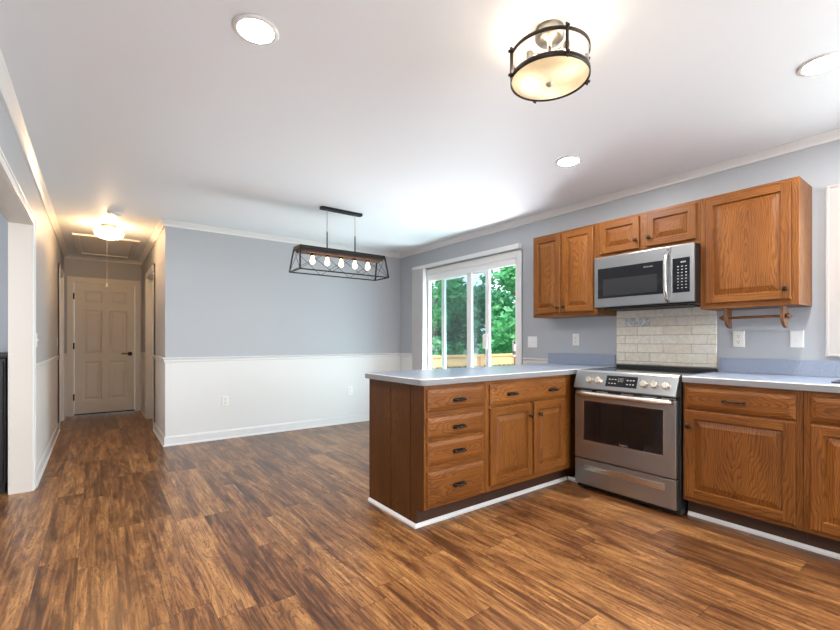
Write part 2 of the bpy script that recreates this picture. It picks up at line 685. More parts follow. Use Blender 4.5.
# crown mouldings: v measured down from the ceiling
CROWN = [(0.0, 0.0), (0.0, 0.050), (-0.008, 0.050), (-0.014, 0.042), (-0.030, 0.024), (-0.042, 0.014), (-0.054, 0.012), (-0.056, 0.0)]


def run(name, prof, base, off, u0, u1, m, m0=0.0, m1=0.0):
    b = MB()
    b.extrude_profile(prof, Fr(base, off), u0, u1, 0, m0, m1)
    return struct(name, b, m)


FYP = (Vector((-1, 0, 0)), Vector((0, 0, 1)), Vector((0, 1, 0)))
k = 1
for base, off, u0, u1, m0, m1 in (
        (FX, (XW, 0, ZC), -YB, -YR, 1, -1),
        (FY, (0, YB, ZC), XC, XW, -1, -1),
        (FX, (XC, 0, ZC), -YE, -YB, 1, 1),
        (FY, (0, YE, ZC), XL, XC, 1, -1),
        (FXP, (XL, 0, ZC), YR, YE, 1, -1),
        (FY, (0, 5.2, ZC), -3.6, XL - 0.13, 1, -1)):
    run(f'trim_{k}', CROWN, base, off, u0, u1, M_TRIM, m0, m1)
    k += 1

RAILP = [(RAIL0, 0.0), (RAIL0, 0.010), (RAIL0 + 0.012, 0.014), (RAIL0 + 0.022, 0.010), (RAIL0 + 0.034, 0.014), (RAIL0 + 0.042, 0.026), (RAIL1, 0.026), (RAIL1, 0.0)]
BASEP = [(0.0, 0.0), (0.0, 0.024), (0.012, 0.022), (0.020, 0.013), (0.085, 0.012), (0.098, 0.006), (0.104, 0.0)]
for base, off, u0, u1, m0, m1 in (
        (FY, (0, YB, 0), XC, XW, -1, -1),
        (FX, (XW, 0, 0), -YB, -4.935, 1, 0),
        (FX, (XW, 0, 0), -3.07, -2.745, 0, 0),
        (FX, (XC, 0, 0), -6.48, -YB, 0, 1),
        (FX, (XC, 0, 0), -YE, -7.575, 1, 0),
        (FY, (0, YE, 0), XL, -0.357, 1, 0),
        (FY, (0, YE, 0), 0.58, XC, 0, -1),
        (FXP, (XL, 0, 0), 4.505, 7.205, 0, 0),
        (FXP, (XL, 0, 0), 8.095, YE, 0, -1)):
    run(f'trim_{k}', RAILP, base, off, u0, u1, M_TRIM, m0, m1)
    k += 1
names = ['back', 'right', 'dining', 'hall_right', 'hall_far_right', 'hall_end', 'hall_end_right', 'left', 'hall_far_left']
for nm, (base, off, u0, u1, m0, m1) in zip(names, (
        (FY, (0, YB, 0), XC, XW, -1, -1),
        (FX, (XW, 0, 0), -YB, -4.935, 1, 0),
        (FX, (XW, 0, 0), -3.07, -2.755, 0, 0),
        (FX, (XC, 0, 0), -6.48, -YB, 0, 1),
        (FX, (XC, 0, 0), -YE, -7.575, 1, 0),
        (FY, (0, YE, 0), XL, -0.357, 1, 0),
        (FY, (0, YE, 0), 0.58, XC, 0, -1),
        (FXP, (XL, 0, 0), 4.505, 7.205, 0, 0),
        (FXP, (XL, 0, 0), 8.095, YE, 0, -1))):
    run(f'baseboard_{nm}', BASEP, base, off, u0, u1, M_TRIM, m0, m1)

# cased opening to the den: jamb liner and face casing
b = MB()
b.box(XL - 0.132, XL + 0.001, LO1 - 0.016, LO1, 0, LOZ)
b.box(XL - 0.132, XL + 0.001, LO0, LO0 + 0.016, 0, LOZ)
b.box(XL - 0.132, XL + 0.001, LO0, LO1, LOZ - 0.016, LOZ)
struct(f'trim_{k}', b, M_JAMB); k += 1


def casing(b, fr, u0, u1, v1, wd=0.066, th=0.018):
    """flat casing with a raised back band round an opening u0..u1 up to v1"""
    for a0, a1 in ((u0 - wd, u0), (u1, u1 + wd)):
        b.obox(fr, a0, a1, 0, v1 + wd, 0, th * 0.7)
    b.obox(fr, u0, u1, v1, v1 + wd, 0, th * 0.7)
    b.obox(fr, u0 - wd, u0 - wd + 0.018, 0, v1 + wd, 0, th)
    b.obox(fr, u1 + wd - 0.018, u1 + wd, 0, v1 + wd, 0, th)
    b.obox(fr, u0 - wd, u1 + wd, v1 + wd - 0.018, v1 + wd, 0, th)


b = MB()
casing(b, Fr(FXP, (XL, 0, 0)), LO0 + 0.012, LO1 - 0.01, LOZ - 0.01, 0.062)
struct(f'trim_{k}', b, M_TRIM, 0.003); k += 1


def panel_door(b, fr, u0, u1, v0, v1, th, mi=0):
    """moulded six panel door, front face at w = th"""
    W = u1 - u0
    st, mid = 0.105, 0.09
    pw = (W - 2 * st - mid) / 2
    H = v1 - v0
    rows = [(0.20, 0.80), (0.93, 1.60), (1.71, 1.90)]
    us = [u0, u0 + st, u0 + st + pw, u0 + st + pw + mid, u1 - st, u1]
    vs = [v0]
    for r0, r1 in rows:
        vs += [v0 + r0 * H / 2.02, v0 + r1 * H / 2.02]
    vs.append(v1)
    # slab back and edges
    b.obox(fr, u0, u1, v0, v1, 0, th - 0.012, mi)
    for i in range(5):
        for j in range(7):
            a0, a1, c0, c1 = us[i], us[i + 1], vs[j], vs[j + 1]
            if i in (1, 3) and j in (1, 3, 5):
                lp = []
                for ins, w_ in ((0, th), (0.014, th - 0.009), (0.030, th - 0.009), (0.052, th - 0.003)):
                    lp.append([fr.p(a0 + ins, c0 + ins, w_), fr.p(a1 - ins, c0 + ins, w_), fr.p(a1 - ins, c1 - ins, w_), fr.p(a0 + ins, c1 - ins, w_)])
                b.rings(lp, mi, False, cap0=False)
            else:
                b.face([fr.p(a0, c0, th), fr.p(a1, c0, th), fr.p(a1, c1, th), fr.p(a0, c1, th)], mi)
    for pts in ([(u0, v0), (u1, v0)], [(u1, v0), (u1, v1)], [(u1, v1), (u0, v1)], [(u0, v1), (u0, v0)]):
        (p, q), (r, s_) = pts
        b.face([fr.p(p, q, th - 0.012), fr.p(r, s_, th - 0.012), fr.p(r, s_, th), fr.p(p, q, th)], mi)


# hall end door
fr = Fr(FY, (0, YE, 0))
b = MB()
panel_door(b, Fr(FY, (0, YE + 0.05, 0)), -0.270, 0.494, 0.022, 2.032, 0.036)
d = struct('door_2', b, M_DOOR)
b = MB()
casing(b, fr, -0.285, 0.508, 2.045, 0.068)
b.box(-0.285, -0.273, YE - 0.002, YE + 0.115, 0, 2.045)
b.box(0.497, 0.508, YE - 0.002, YE + 0.115, 0, 2.045)
b.box(-0.285, 0.508, YE - 0.002, YE + 0.115, 2.034, 2.045)
b.build('door_casing', M_DOOR, d)
b = MB()
b.box(-0.285, 0.508, YE + 0.052, YE + 0.112, 0.0, 0.018)
b.build('threshold', M_BLKCAB, d)
for hz in (0.28, 1.06, 1.82):
    b = MB()
    b.box(-0.284, -0.266, YE + 0.002, YE + 0.016, hz - 0.045, hz + 0.045)
    b.cyl((-0.277, YE - 0.004, hz - 0.05), (-0.277, YE - 0.004, hz + 0.05), 0.007)
    b.build('hinge', M_BRONZE, d)
b = MB()
b.lathe((0.432, YE + 0.013, 0.93), (0, -1, 0), [(0.032, 0), (0.032, 0.008), (0.012, 0.012), (0.012, 0.045)])
b.tube([(0.432, YE - 0.034, 0.93), (0.40, YE - 0.04, 0.932), (0.35, YE - 0.04, 0.934), (0.315, YE - 0.036, 0.932)], 0.009)
b.build('lever_handle', M_BRONZE, d)

# doors in the hall's side walls, closed and set back in their jambs
for nm, base, x, a0, a1, sgn in (('door_3', FX, XC, 6.56, 7.50, 1), ('door_4', FXP, XL, 7.28, 8.02, -1)):
    u0, u1 = (-a1, -a0) if sgn > 0 else (a0, a1)
    b = MB()
    panel_door(b, Fr(base, (x + sgn * 0.095, 0, 0)), u0 + 0.015, u1 - 0.015, 0.015, 2.035, 0.036)
    d = struct(nm, b, M_DOOR)
    b = MB()
    f0 = Fr(base, (x, 0, 0))
    casing(b, f0, u0, u1, 2.05, 0.075, 0.02)
    b.obox(f0, u0, u0 + 0.012, 0, 2.05, -0.115, 0.002)
    b.obox(f0, u1 - 0.012, u1, 0, 2.05, -0.115, 0.002)
    b.obox(f0, u0, u1, 2.038, 2.05, -0.115, 0.002)
    b.build('door_casing', M_TRIM, d)

# ------------------------------------------------------------------ sliding glass door (door_1) and sink window (window_1)
fr = Fr(FX, (XW, 0, 0))
b = MB()                                    # frame: jambs, head, sill, in the wall thickness
u0, u1 = -SL1, -SL0
b.obox(fr, u0, u0 + 0.035, 0, SLZ, -T, 0.004)
b.obox(fr, u1 - 0.035, u1, 0, SLZ, -T, 0.004)
b.obox(fr, u0, u1, SLZ - 0.04, SLZ, -T, 0.004)
b.obox(fr, u0, u1, SLZ - 0.088, SLZ - 0.04, -0.009, 0.004)
b.obox(fr, u0, u1, 0, 0.035, -T, 0.004)
door1 = struct('door_1', b, M_VINYL, 0.003)
b = MB()
casing(b, fr, u0 + 0.012, u1 - 0.012, SLZ - 0.012, 0.075, 0.02)
b.build('door_casing', M_TRIM, door1, 0.003)


def sash(name, a0, a1, w0, w1, st, glass, parent, mid=None, z0=0.037, z1=SLZ - 0.045):
    b = MB()
    b.obox(fr, a0, a0 + st, z0, z1, w0, w1)
    b.obox(fr, a1 - st, a1, z0, z1, w0, w1)
    b.obox(fr, a0 + st, a1 - st, z1 - 0.055, z1, w0, w1)
    b.obox(fr, a0 + st, a1 - st, z0, z0 + st * 1.6, w0, w1)
    s_ = b.build(name, M_VINYL, parent, 0.003)
    b = MB()
    m_ = (w0 + w1) / 2
    b.obox(fr, a0 + st - 0.004, a1 - st + 0.004, z0 + st * 1.6 - 0.004, z1 - 0.051, m_ - 0.003, m_ + 0.003)
    b.build('glass_pane', glass, s_)
    return s_


sash('fixed_panel', -4.838, -3.905, -0.050, -0.012, 0.078, M_GLASS, door1)
sl = sash('sliding_panel', -4.54, -3.650, -0.098, -0.062, 0.060, M_TINT, door1)
b = MB()
b.obox(fr, -3.735, -3.668, 1.05, 1.22, -0.0615, -0.040)
b.build('latch', M_PLATEW, sl, 0.006)
b = MB()
b.tube([fr.p(-3.192, 0.98, 0.0), fr.p(-3.192, 0.985, 0.03), fr.p(-3.192, 1.03, 0.036), fr.p(-3.192, 1.10, 0.036), fr.p(-3.192, 1.145, 0.03), fr.p(-3.192, 1.15, 0.0)], 0.008)
b.build('strike_pull', M_NICKEL, door1)

b = MB()
u0, u1 = -SK1, -SK0
b.obox(fr, u0, u0 + 0.03, SKZ0, SKZ1, -T, 0.003)
b.obox(fr, u1 - 0.03, u1, SKZ0, SKZ1, -T, 0.003)
b.obox(fr, u0, u1, SKZ0, SKZ0 + 0.03, -T, 0.003)
b.obox(fr, u0, u1, SKZ1 - 0.03, SKZ1, -T, 0.003)
win1 = struct('window_1', b, M_VINYL)
b = MB()
for a0, a1, v0, v1, w1 in ((u0 - 0.066, u0 + 0.008, SKZ0 - 0.066, SKZ1 + 0.066, 0.02), (u1 - 0.008, u1 + 0.066, SKZ0 - 0.066, SKZ1 + 0.066, 0.02),
                           (u0 + 0.008, u1 - 0.008, SKZ1 - 0.008, SKZ1 + 0.066, 0.0195), (u0 + 0.008, u1 - 0.008, SKZ0 - 0.066, SKZ0 + 0.008, 0.0195)):
    b.obox(fr, a0, a1, v0, v1, 0, w1)
b.obox(fr, u0 - 0.066, u0 - 0.050, SKZ0 - 0.066, SKZ1 + 0.066, 0.02, 0.026)
b.obox(fr, u0 - 0.050, u1 + 0.066, SKZ1 + 0.050, SKZ1 + 0.066, 0.0195, 0.026)
b.obox(fr, u0 - 0.050, u1 + 0.066, SKZ0 - 0.066, SKZ0 - 0.050, 0.0195, 0.026)
b.build('window_casing', M_CASE, win1, 0.003)
b = MB()
b.obox(fr, u0 + 0.03, u1 - 0.03, SKZ0 + 0.03, SKZ1 - 0.03, -0.074, -0.068)
b.build('glass_pane', M_GLASS, win1)

# ------------------------------------------------------------------ vertical blind drawn to the far side of the sliding door
t = thing('vertical_blind', 'white vertical blind stacked open at left of the sliding glass door under its long headrail', 'blind', (XW - 0.05, 4.0, 2.16))
b = MB()
b.obox(fr, -5.03, -3.075, 2.145, 2.181, 0.035, 0.078)
b.obox(fr, -5.03, -3.075, 2.135, 2.145, 0.035, 0.042)
b.obox(fr, -5.03, -3.075, 2.135, 2.145, 0.071, 0.078)
b.build('headrail', M_TRIM, t, 0.002)
for uu in (-4.75, -4.05, -3.4):
    b = MB()
    b.obox(fr, uu - 0.018, uu + 0.018, 2.135, 2.185, 0.0, 0.036)
    b.build('bracket', M_NICKEL, t)
for i in range(14):
    b = MB()
    u = -5.010 + i * 0.0190
    l0, l1 = [], []
    for kx in range(7):
        a = (kx - 3) / 3
        l0.append((u + 0.006 * (1 - a * a) + a * 0.012, 0.057 + a * 0.042))
    prof = l0 + [(uu + 0.0016, ww) for uu, ww in reversed(l0)]
    b.rings([[fr.p(uu, 0.03, ww) for uu, ww in prof], [fr.p(uu, 2.135, ww) for uu, ww in prof]], 0, False)
    b.build('vane', M_BLIND, t)

# ------------------------------------------------------------------ cabinet parts


def rect_loop(fr, u0, u1, v0, v1, ins, w_):
    return [fr.p(u0 + ins, v0 + ins, w_), fr.p(u1 - ins, v0 + ins, w_), fr.p(u1 - ins, v1 - ins, w_), fr.p(u0 + ins, v1 - ins, w_)]


def cab_door(fr, u0, u1, v0, v1, parent, mats, t_=0.019, sw=0.052):
    """raised panel door: stiles and panel upright grain (slot 0), rails level grain (slot 1)"""
    b = MB()
    b.rings([rect_loop(fr, u0, u1, v0, v1, 0, 0.0), rect_loop(fr, u0, u1, v0, v1, 0, t_ - 0.006),
             rect_loop(fr, u0, u1, v0, v1, 0.003, t_ - 0.0015), rect_loop(fr, u0, u1, v0, v1, 0.006, t_)], 0, False, cap1=False)
    e = 0.006
    for (a0, a1, c0, c1, mi) in ((u0 + e, u0 + sw, v0 + e, v1 - e, 0), (u1 - sw, u1 - e, v0 + e, v1 - e, 0),
                                 (u0 + sw, u1 - sw, v0 + e, v0 + sw, 1), (u0 + sw, u1 - sw, v1 - sw, v1 - e, 1)):
        b.face([fr.p(a0, c0, t_), fr.p(a1, c0, t_), fr.p(a1, c1, t_), fr.p(a0, c1, t_)], mi)
    rz = min(0.034, (v1 - v0 - 2 * sw) * 0.22)
    b.rings([rect_loop(fr, u0, u1, v0, v1, sw, t_), rect_loop(fr, u0, u1, v0, v1, sw + 0.005, t_ - 0.013),
             rect_loop(fr, u0, u1, v0, v1, sw + 0.011, t_ - 0.013), rect_loop(fr, u0, u1, v0, v1, sw + 0.010 + rz, t_ - 0.001)], 0, False, cap0=False)
    return b.build('door', mats, parent)


def drawer_front(fr, u0, u1, v0, v1, parent, mats, name='drawer', t_=0.019):
    b = MB()
    b.rings([rect_loop(fr, u0, u1, v0, v1, 0, 0.0), rect_loop(fr, u0, u1, v0, v1, 0, t_ - 0.010),
             rect_loop(fr, u0, u1, v0, v1, 0.004, t_ - 0.006), rect_loop(fr, u0, u1, v0, v1, 0.022, t_ - 0.001),
             rect_loop(fr, u0, u1, v0, v1, 0.025, t_)], 0, False)
    return b.build(name, mats, parent)


def knob(fr, u, v, parent, w0=0.019):
    b = MB()
    b.lathe(fr.p(u, v, w0 - 0.001), fr.W, [(0.009, 0), (0.007, 0.006), (0.006, 0.012), (0.012, 0.016), (0.0155, 0.021), (0.014, 0.027), (0.006, 0.030)], 16)
    b.build('knob', M_BRONZE, parent)


def pull(fr, u, v, parent, w0=0.019, half=0.034, plate_=True):
    b = MB()
    if plate_:
        lp = [(u + (half + 0.004) * (1 if math.cos(a) > 0 else -1) + 0.012 * math.cos(a), v + 0.012 * math.sin(a)) for a in [2 * PI * (i_ + 0.5) / 20 for i_ in range(20)]]
        b.rings([[fr.p(p_, q_, w_) for p_, q_ in lp] for w_ in (w0 - 0.0005, w0 + 0.003)], 0, False)
    for s_ in (-1, 1):
        b.lathe(fr.p(u + s_ * half, v, w0 - 0.001), fr.W, [(0.009, 0), (0.009, 0.003), (0.005, 0.006), (0.005, 0.024)], 12)
        b.lathe(fr.p(u + s_ * half, v, w0 + 0.023), fr.U * s_, [(0.007, -0.006), (0.007, 0.006), (0.004, 0.012)], 10)
    pts = [fr.p(u + x_ * half, v, w0 + 0.023 + 0.006 * (1 - x_ * x_)) for x_ in (-1, -.6, -.2, .2, .6, 1)]
    b.tube(pts, 0.0055, 10)
    b.build('pull', M_BRONZE, parent)


def frame_rects(fr, rects, parent, mats, name='face_frame', t0=-0.019, t1=0.0):
    b = MB()
    for a0, a1, c0, c1, mi in rects:
        b.obox(fr, a0, a1, c0, c1, t0, t1, mi)
    return b.build(name, mats, parent, 0.0012, 1)


# ---------------- peninsula
YF, XE = 2.06, 1.552
PB = 2.708
frP = Fr(FY, (0, YF, 0))
PM = [OZY, OXY]
TOPZ, TOPB = 0.914, 0.876
pd = thing('base_cabinet', 'oak base cabinet of four stacked drawers at the free left end of the peninsula', 'cabinet', (1.81, 2.37, 0), 'oak base cabinets')
b = MB()
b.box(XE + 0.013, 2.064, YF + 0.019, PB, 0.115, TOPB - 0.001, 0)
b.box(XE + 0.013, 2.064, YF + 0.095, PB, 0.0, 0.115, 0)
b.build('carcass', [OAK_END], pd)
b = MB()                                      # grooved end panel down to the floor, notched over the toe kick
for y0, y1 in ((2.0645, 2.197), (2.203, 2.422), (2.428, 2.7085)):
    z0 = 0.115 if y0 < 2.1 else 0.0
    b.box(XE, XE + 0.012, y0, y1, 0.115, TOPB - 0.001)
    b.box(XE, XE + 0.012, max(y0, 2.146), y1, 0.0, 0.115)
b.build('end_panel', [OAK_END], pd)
b = MB()
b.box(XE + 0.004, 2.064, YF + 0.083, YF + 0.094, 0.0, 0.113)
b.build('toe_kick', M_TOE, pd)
frame_rects(frP, [(1.5525, 1.590, 0.129, TOPB - 0.001, 0), (2.014, 2.0645, 0.129, TOPB - 0.001, 0)] +
            [(1.590, 2.014, a, c, 1) for a, c in ((0.129, 0.168), (0.336, 0.412), (0.515, 0.566), (0.662, 0.734), (0.832, TOPB - 0.001))], pd, PM)
for z0, z1 in ((0.716, 0.848), (0.549, 0.678), (0.394, 0.531), (0.149, 0.355)):
    dr = drawer_front(frP, 1.569, 2.038, z0, z1, pd, [OXY])
    pull(frP, 1.813, (z0 + z1) / 2 - 0.008, dr)

pc = thing('base_cabinet', 'oak peninsula base cabinet with two doors under one wide drawer, beside the range', 'cabinet', (2.84, 2.37, 0), 'oak base cabinets')
b = MB()
b.box(2.066, XW - 0.012, YF + 0.019, PB, 0.115, TOPB - 0.001)
b.box(2.066, XW - 0.012, YF + 0.095, PB, 0.0, 0.115)
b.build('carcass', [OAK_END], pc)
b = MB()
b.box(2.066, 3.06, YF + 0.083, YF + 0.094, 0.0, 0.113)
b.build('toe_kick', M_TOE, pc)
frame_rects(frP, [(2.0655, 2.118, 0.129, TOPB - 0.001, 0), (2.520, 2.561, 0.150, 0.70, 0), (2.910, 2.944, 0.129, TOPB - 0.001, 0),
                  (2.118, 2.910, 0.129, 0.190, 1), (2.118, 2.910, 0.670, 0.724, 1), (2.118, 2.910, 0.832, TOPB - 0.001, 1)], pc, PM)
b = MB()
b.box(2.9455, 3.012, YF, YF + 0.018, 0.129, TOPB - 0.001)
b.build('filler_strip', [OZY], pc)
dr = drawer_front(frP, 2.096, 2.936, 0.706, 0.847, pc, [OXY], 'drawer')
pull(frP, 2.306, 0.772, dr)
pull(frP, 2.762, 0.772, dr)
d = cab_door(frP, 2.096, 2.531, 0.167, 0.688, pc, PM)
knob(frP, 2.498, 0.602, d)
d = cab_door(frP, 2.549, 2.930, 0.167, 0.688, pc, PM)
knob(frP, 2.603, 0.602, d)


def worktop(name, label, outline, front_edges, splash, corner=None):
    """outline: ccw xy polygon; splash: list of boxes"""
    t = thing(name, label, 'worktop', (sum(p[0] for p in outline) / len(outline), sum(p[1] for p in outline) / len(outline), TOPB))
    b = MB()
    b.rings([[(x, y, TOPB) for x, y in outline], [(x, y, TOPZ - 0.004) for x, y in outline]], 1, False, cap1=False)
    # rounded nosing between edge and top, its highlight painted pale
    n = len(outline)
    cx_ = sum(p[0] for p in outline) / n
    cy_ = sum(p[1] for p in outline) / n
    ins = [(x + (0.004 if x < cx_ else -0.004), y + (0.004 if y < cy_ else -0.004)) for x, y in outline]
    b.rings([[(x, y, TOPZ - 0.004) for x, y in outline], [(x, y, TOPZ) for x, y in ins]], 2, False, cap0=False, cap1=False)
    f = b.face([(x, y, TOPZ) for x, y in ins], 0)
    b.build('counter_slab', [M_LAM, M_LAMEDGE, M_LAMGLINT], t, merge=True)
    for s_ in splash:
        b = MB()
        b.box(*s_)
        b.build('backsplash_strip', [M_LAM], t, 0.002)
    return t


def rounded(x0, x1, y0, y1, rs):
    """rs: radii at (x0,y0),(x1,y0),(x1,y1),(x0,y1)"""
    out = []
    for (cx_, cy_, sx_, sy_, r, a0) in ((x0, y0, 1, 1, rs[0], PI), (x1, y0, -1, 1, rs[1], 1.5 * PI), (x1, y1, -1, -1, rs[2], 0), (x0, y1, 1, -1, rs[3], 0.5 * PI)):
        if r == 0:
            out.append((cx_, cy_))
        else:
            for i in range(7):
                a = a0 + i * PI / 12
                out.append((cx_ + sx_ * r + r * math.cos(a), cy_ + sy_ * r + r * math.sin(a)))
    return out


worktop('worktop', 'blue grey speckled laminate countertop of the peninsula, left of the range', rounded(1.521, XW - 0.001, 2.034, 2.742, (0.035, 0, 0, 0.035)), None,
        [(XW - 0.021, XW - 0.001, 2.034, 2.742, TOPZ + 0.0005, 1.018)])

# ---------------- right hand run
XF = 3.03
frR = Fr(FX, (XF, 0, 0))
RM = [OZX, OYX]
YK0 = 1.2275
rc = thing('base_cabinet', 'oak base cabinet with one drawer over one door, right beside the range', 'cabinet', (3.34, 0.92, 0), 'oak base cabinets')
b = MB()
b.box(XF + 0.019, XW - 0.012, 0.629, YK0, 0.115, TOPB - 0.001)
b.box(XF + 0.095, XW - 0.012, 0.629, YK0, 0.0, 0.115)
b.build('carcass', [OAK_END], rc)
b = MB()
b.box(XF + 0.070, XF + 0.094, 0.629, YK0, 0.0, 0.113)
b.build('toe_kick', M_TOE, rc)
frame_rects(frR, [(-YK0, -1.190, 0.115, TOPB - 0.001, 0), (-0.682, -0.629, 0.115, TOPB - 0.001, 0),
                  (-1.190, -0.682, 0.115, 0.165, 1), (-1.190, -0.682, 0.680, 0.730, 1), (-1.190, -0.682, 0.832, TOPB - 0.001, 1)], rc, RM)
dr = drawer_front(frR, -1.213, -0.659, 0.713, 0.848, rc, [OYX])
pull(frR, -0.938, 0.778, dr, half=0.048, plate_=False)
d = cab_door(frR, -1.213, -0.659, 0.142, 0.699, rc, RM)
knob(frR, -1.188, 0.600, d)

rs = thing('base_cabinet', 'oak sink base cabinet at the right edge, under the sink and only partly in view', 'cabinet', (3.34, 0.16, 0), 'oak base cabinets')
b = MB()
b.box(XF + 0.019, XW - 0.012, -0.31, 0.627, 0.115, 0.69)
b.box(XF + 0.019, XF + 0.05, -0.31, 0.627, 0.69, TOPB - 0.001)
b.box(XF + 0.095, XW - 0.012, -0.31, 0.627, 0.0, 0.115)
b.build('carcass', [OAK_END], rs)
b = MB()
b.box(XF + 0.070, XF + 0.094, -0.31, 0.627, 0.0, 0.113)
b.build('toe_kick', M_TOE, rs)
frame_rects(frR, [(-0.627, -0.575, 0.115, TOPB - 0.001, 0), (0.260, 0.31, 0.115, TOPB - 0.001, 0), (-0.175, -0.135, 0.165, 0.70, 0),
                  (-0.575, 0.260, 0.115, 0.165, 1), (-0.575, 0.260, 0.680, 0.730, 1), (-0.575, 0.260, 0.832, TOPB - 0.001, 1)], rs, RM)
dr = drawer_front(frR, -0.597, 0.282, 0.713, 0.848, rs, [OYX], 'drawer')
d = cab_door(frR, -0.597, -0.163, 0.142, 0.699, rs, RM)
knob(frR, -0.192, 0.600, d)
d = cab_door(frR, -0.147, 0.282, 0.142, 0.699, rs, RM)
knob(frR, -0.118, 0.600, d)

# countertop with a hole for the sink
t = thing('worktop', 'blue grey speckled laminate countertop right of the range, holding the sink', 'worktop', (3.33, 0.45, TOPB))
XCF = 3.008
SX0, SX1, SY0, SY1 = 3.16, 3.54, -0.16, 0.53
b = MB()
for x0, x1, y0, y1 in ((XCF + 0.008, XW - 0.001, SY1, 1.226), (XCF + 0.008, XW - 0.001, -0.31, SY0), (XCF + 0.008, SX0, SY0, SY1), (SX1, XW - 0.001, SY0, SY1)):
    b.box(x0, x1, y0, y1, TOPB, TOPZ, 0)
b.rings([[(XCF + 0.008, y, TOPB), (XCF, y, TOPB), (XCF, y, TOPZ - 0.004), (XCF + 0.008, y, TOPZ - 0.004)] for y in (-0.31, 1.226)], 1, False)
b.rings([[(XCF + 0.008, y, TOPZ - 0.004), (XCF, y, TOPZ - 0.004), (XCF + 0.004, y, TOPZ), (XCF + 0.008, y, TOPZ)] for y in (-0.31, 1.226)], 2, False)
b.build('counter_slab', [M_LAM, M_LAMEDGE, M_LAMGLINT], t)
b = MB()
b.box(XW - 0.021, XW - 0.001, -0.31, 1.226, TOPZ + 0.0005, 1.018)
b.build('backsplash_strip', [M_LAM], t, 0.002)

t = thing('sink', 'black kitchen sink let into the countertop at the right edge, below the window', 'sink', (3.35, 0.18, 0.74))
b = MB()
lp = []
for ins, z in ((-0.014, TOPZ + 0.001), (-0.014, TOPZ + 0.006), (0.012, TOPZ + 0.006), (0.018, TOPZ - 0.004), (0.03, 0.74)):
    lp.append(rounded(SX0 + ins, SX1 - ins, SY0 + ins, SY1 - ins, (0.04,) * 4))
zs = (TOPZ + 0.001, TOPZ + 0.006, TOPZ + 0.006, TOPZ - 0.004, 0.74)
b.rings([[(x, y, z) for x, y in l] for l, z in zip(lp, zs)], 0, False, cap0=False)
b.build('basin', M_BLKPL, t)
b = MB()
b.lathe((3.35, 0.18, 0.7405), (0, 0, 1), [(0.045, 0), (0.045, 0.003), (0.03, 0.003), (0.025, 0.001)], 20)
b.build('drain', M_STEEL, t)

# ---------------- white shoe moulding at the cabinets' feet
SH = [(0.0, 0.0), (0.0, 0.013), (0.012, 0.013), (0.022, 0.004), (0.025, 0.0)]
run(f'trim_{k}', SH, FY, (0, YF + 0.083, 0), XE, 3.085, M_TRIM, -1, -1); k += 1
run(f'trim_{k}', SH, FX, (XE, 0, 0), -PB, -(YF + 0.083), M_TRIM, 0, 1); k += 1
run(f'trim_{k}', SH, FX, (3.10, 0, 0), -(YF + 0.083), -1.998, M_TRIM, 1, 0); k += 1
run(f'trim_{k}', SH, FX, (3.10, 0, 0), -1.2255, 0.31, M_TRIM, 0, 0); k += 1

# ------------------------------------------------------------------ upper cabinets
XU = 3.351
frU = Fr(FX, (XU, 0, 0))
ZU0, ZU1, ZM = 1.361, 2.129, 1.822


def upper(label, y0, y1, z0, z1, doors, knobs, grp='oak wall cabinets'):
    t = thing('wall_cabinet', label, 'cabinet', (XW - 0.15, (y0 + y1) / 2, z0), grp)
    b = MB()
    b.box(XU + 0.019, XW - 0.001, y0, y1, z0 + 0.012, z1)
    b.build('carcass', [OZX], t, 0.001, 1)
    b = MB()
    b.box(XU + 0.019, XW - 0.001, y0 + 0.0005, y1 - 0.0005, z0, z0 + 0.0115)
    b.build('bottom_panel', [M_BRWOOD], t)
    rects = [(-y1, -y1 + 0.035, z0, z1, 0), (-y0 - 0.035, -y0, z0, z1, 0), (-y1 + 0.035, -y0 - 0.035, z0, z0 + 0.05, 1), (-y1 + 0.035, -y0 - 0.035, z1 - 0.05, z1, 1)]
    if len(doors) == 2:
        m_ = -(doors[0][0] + doors[1][1]) / 2
        rects.append((m_ - 0.03, m_ + 0.03, z0 + 0.05, z1 - 0.05, 0))
    frame_rects(frU, rects, t, RM)
    for (a, c), (ky, kz) in zip(doors, knobs):
        d = cab_door(frU, -c, -a, z0 + 0.034, z1 - 0.022, t, RM, sw=0.048)
        knob(frU, -ky, kz, d)
    return t


upper('tall two door oak wall cabinet at the left end, next to the sliding glass door', 2.020, 2.698, ZU0, ZU1,
      [(2.386, 2.682), (2.058, 2.362)], [(2.405, 1.443), (2.342, 1.448)])
upper('short two door oak wall cabinet directly above the microwave', 1.248, 2.0185, ZM, ZU1,
      [(1.669, 1.992), (1.272, 1.610)], [(1.692, 1.922), (1.588, 1.922)])
upper('large single door oak wall cabinet at the right end above the paper towel bar', 0.714, 1.2465, ZU0, ZU1,
      [(0.750, 1.213)], [(0.775, 1.458)])

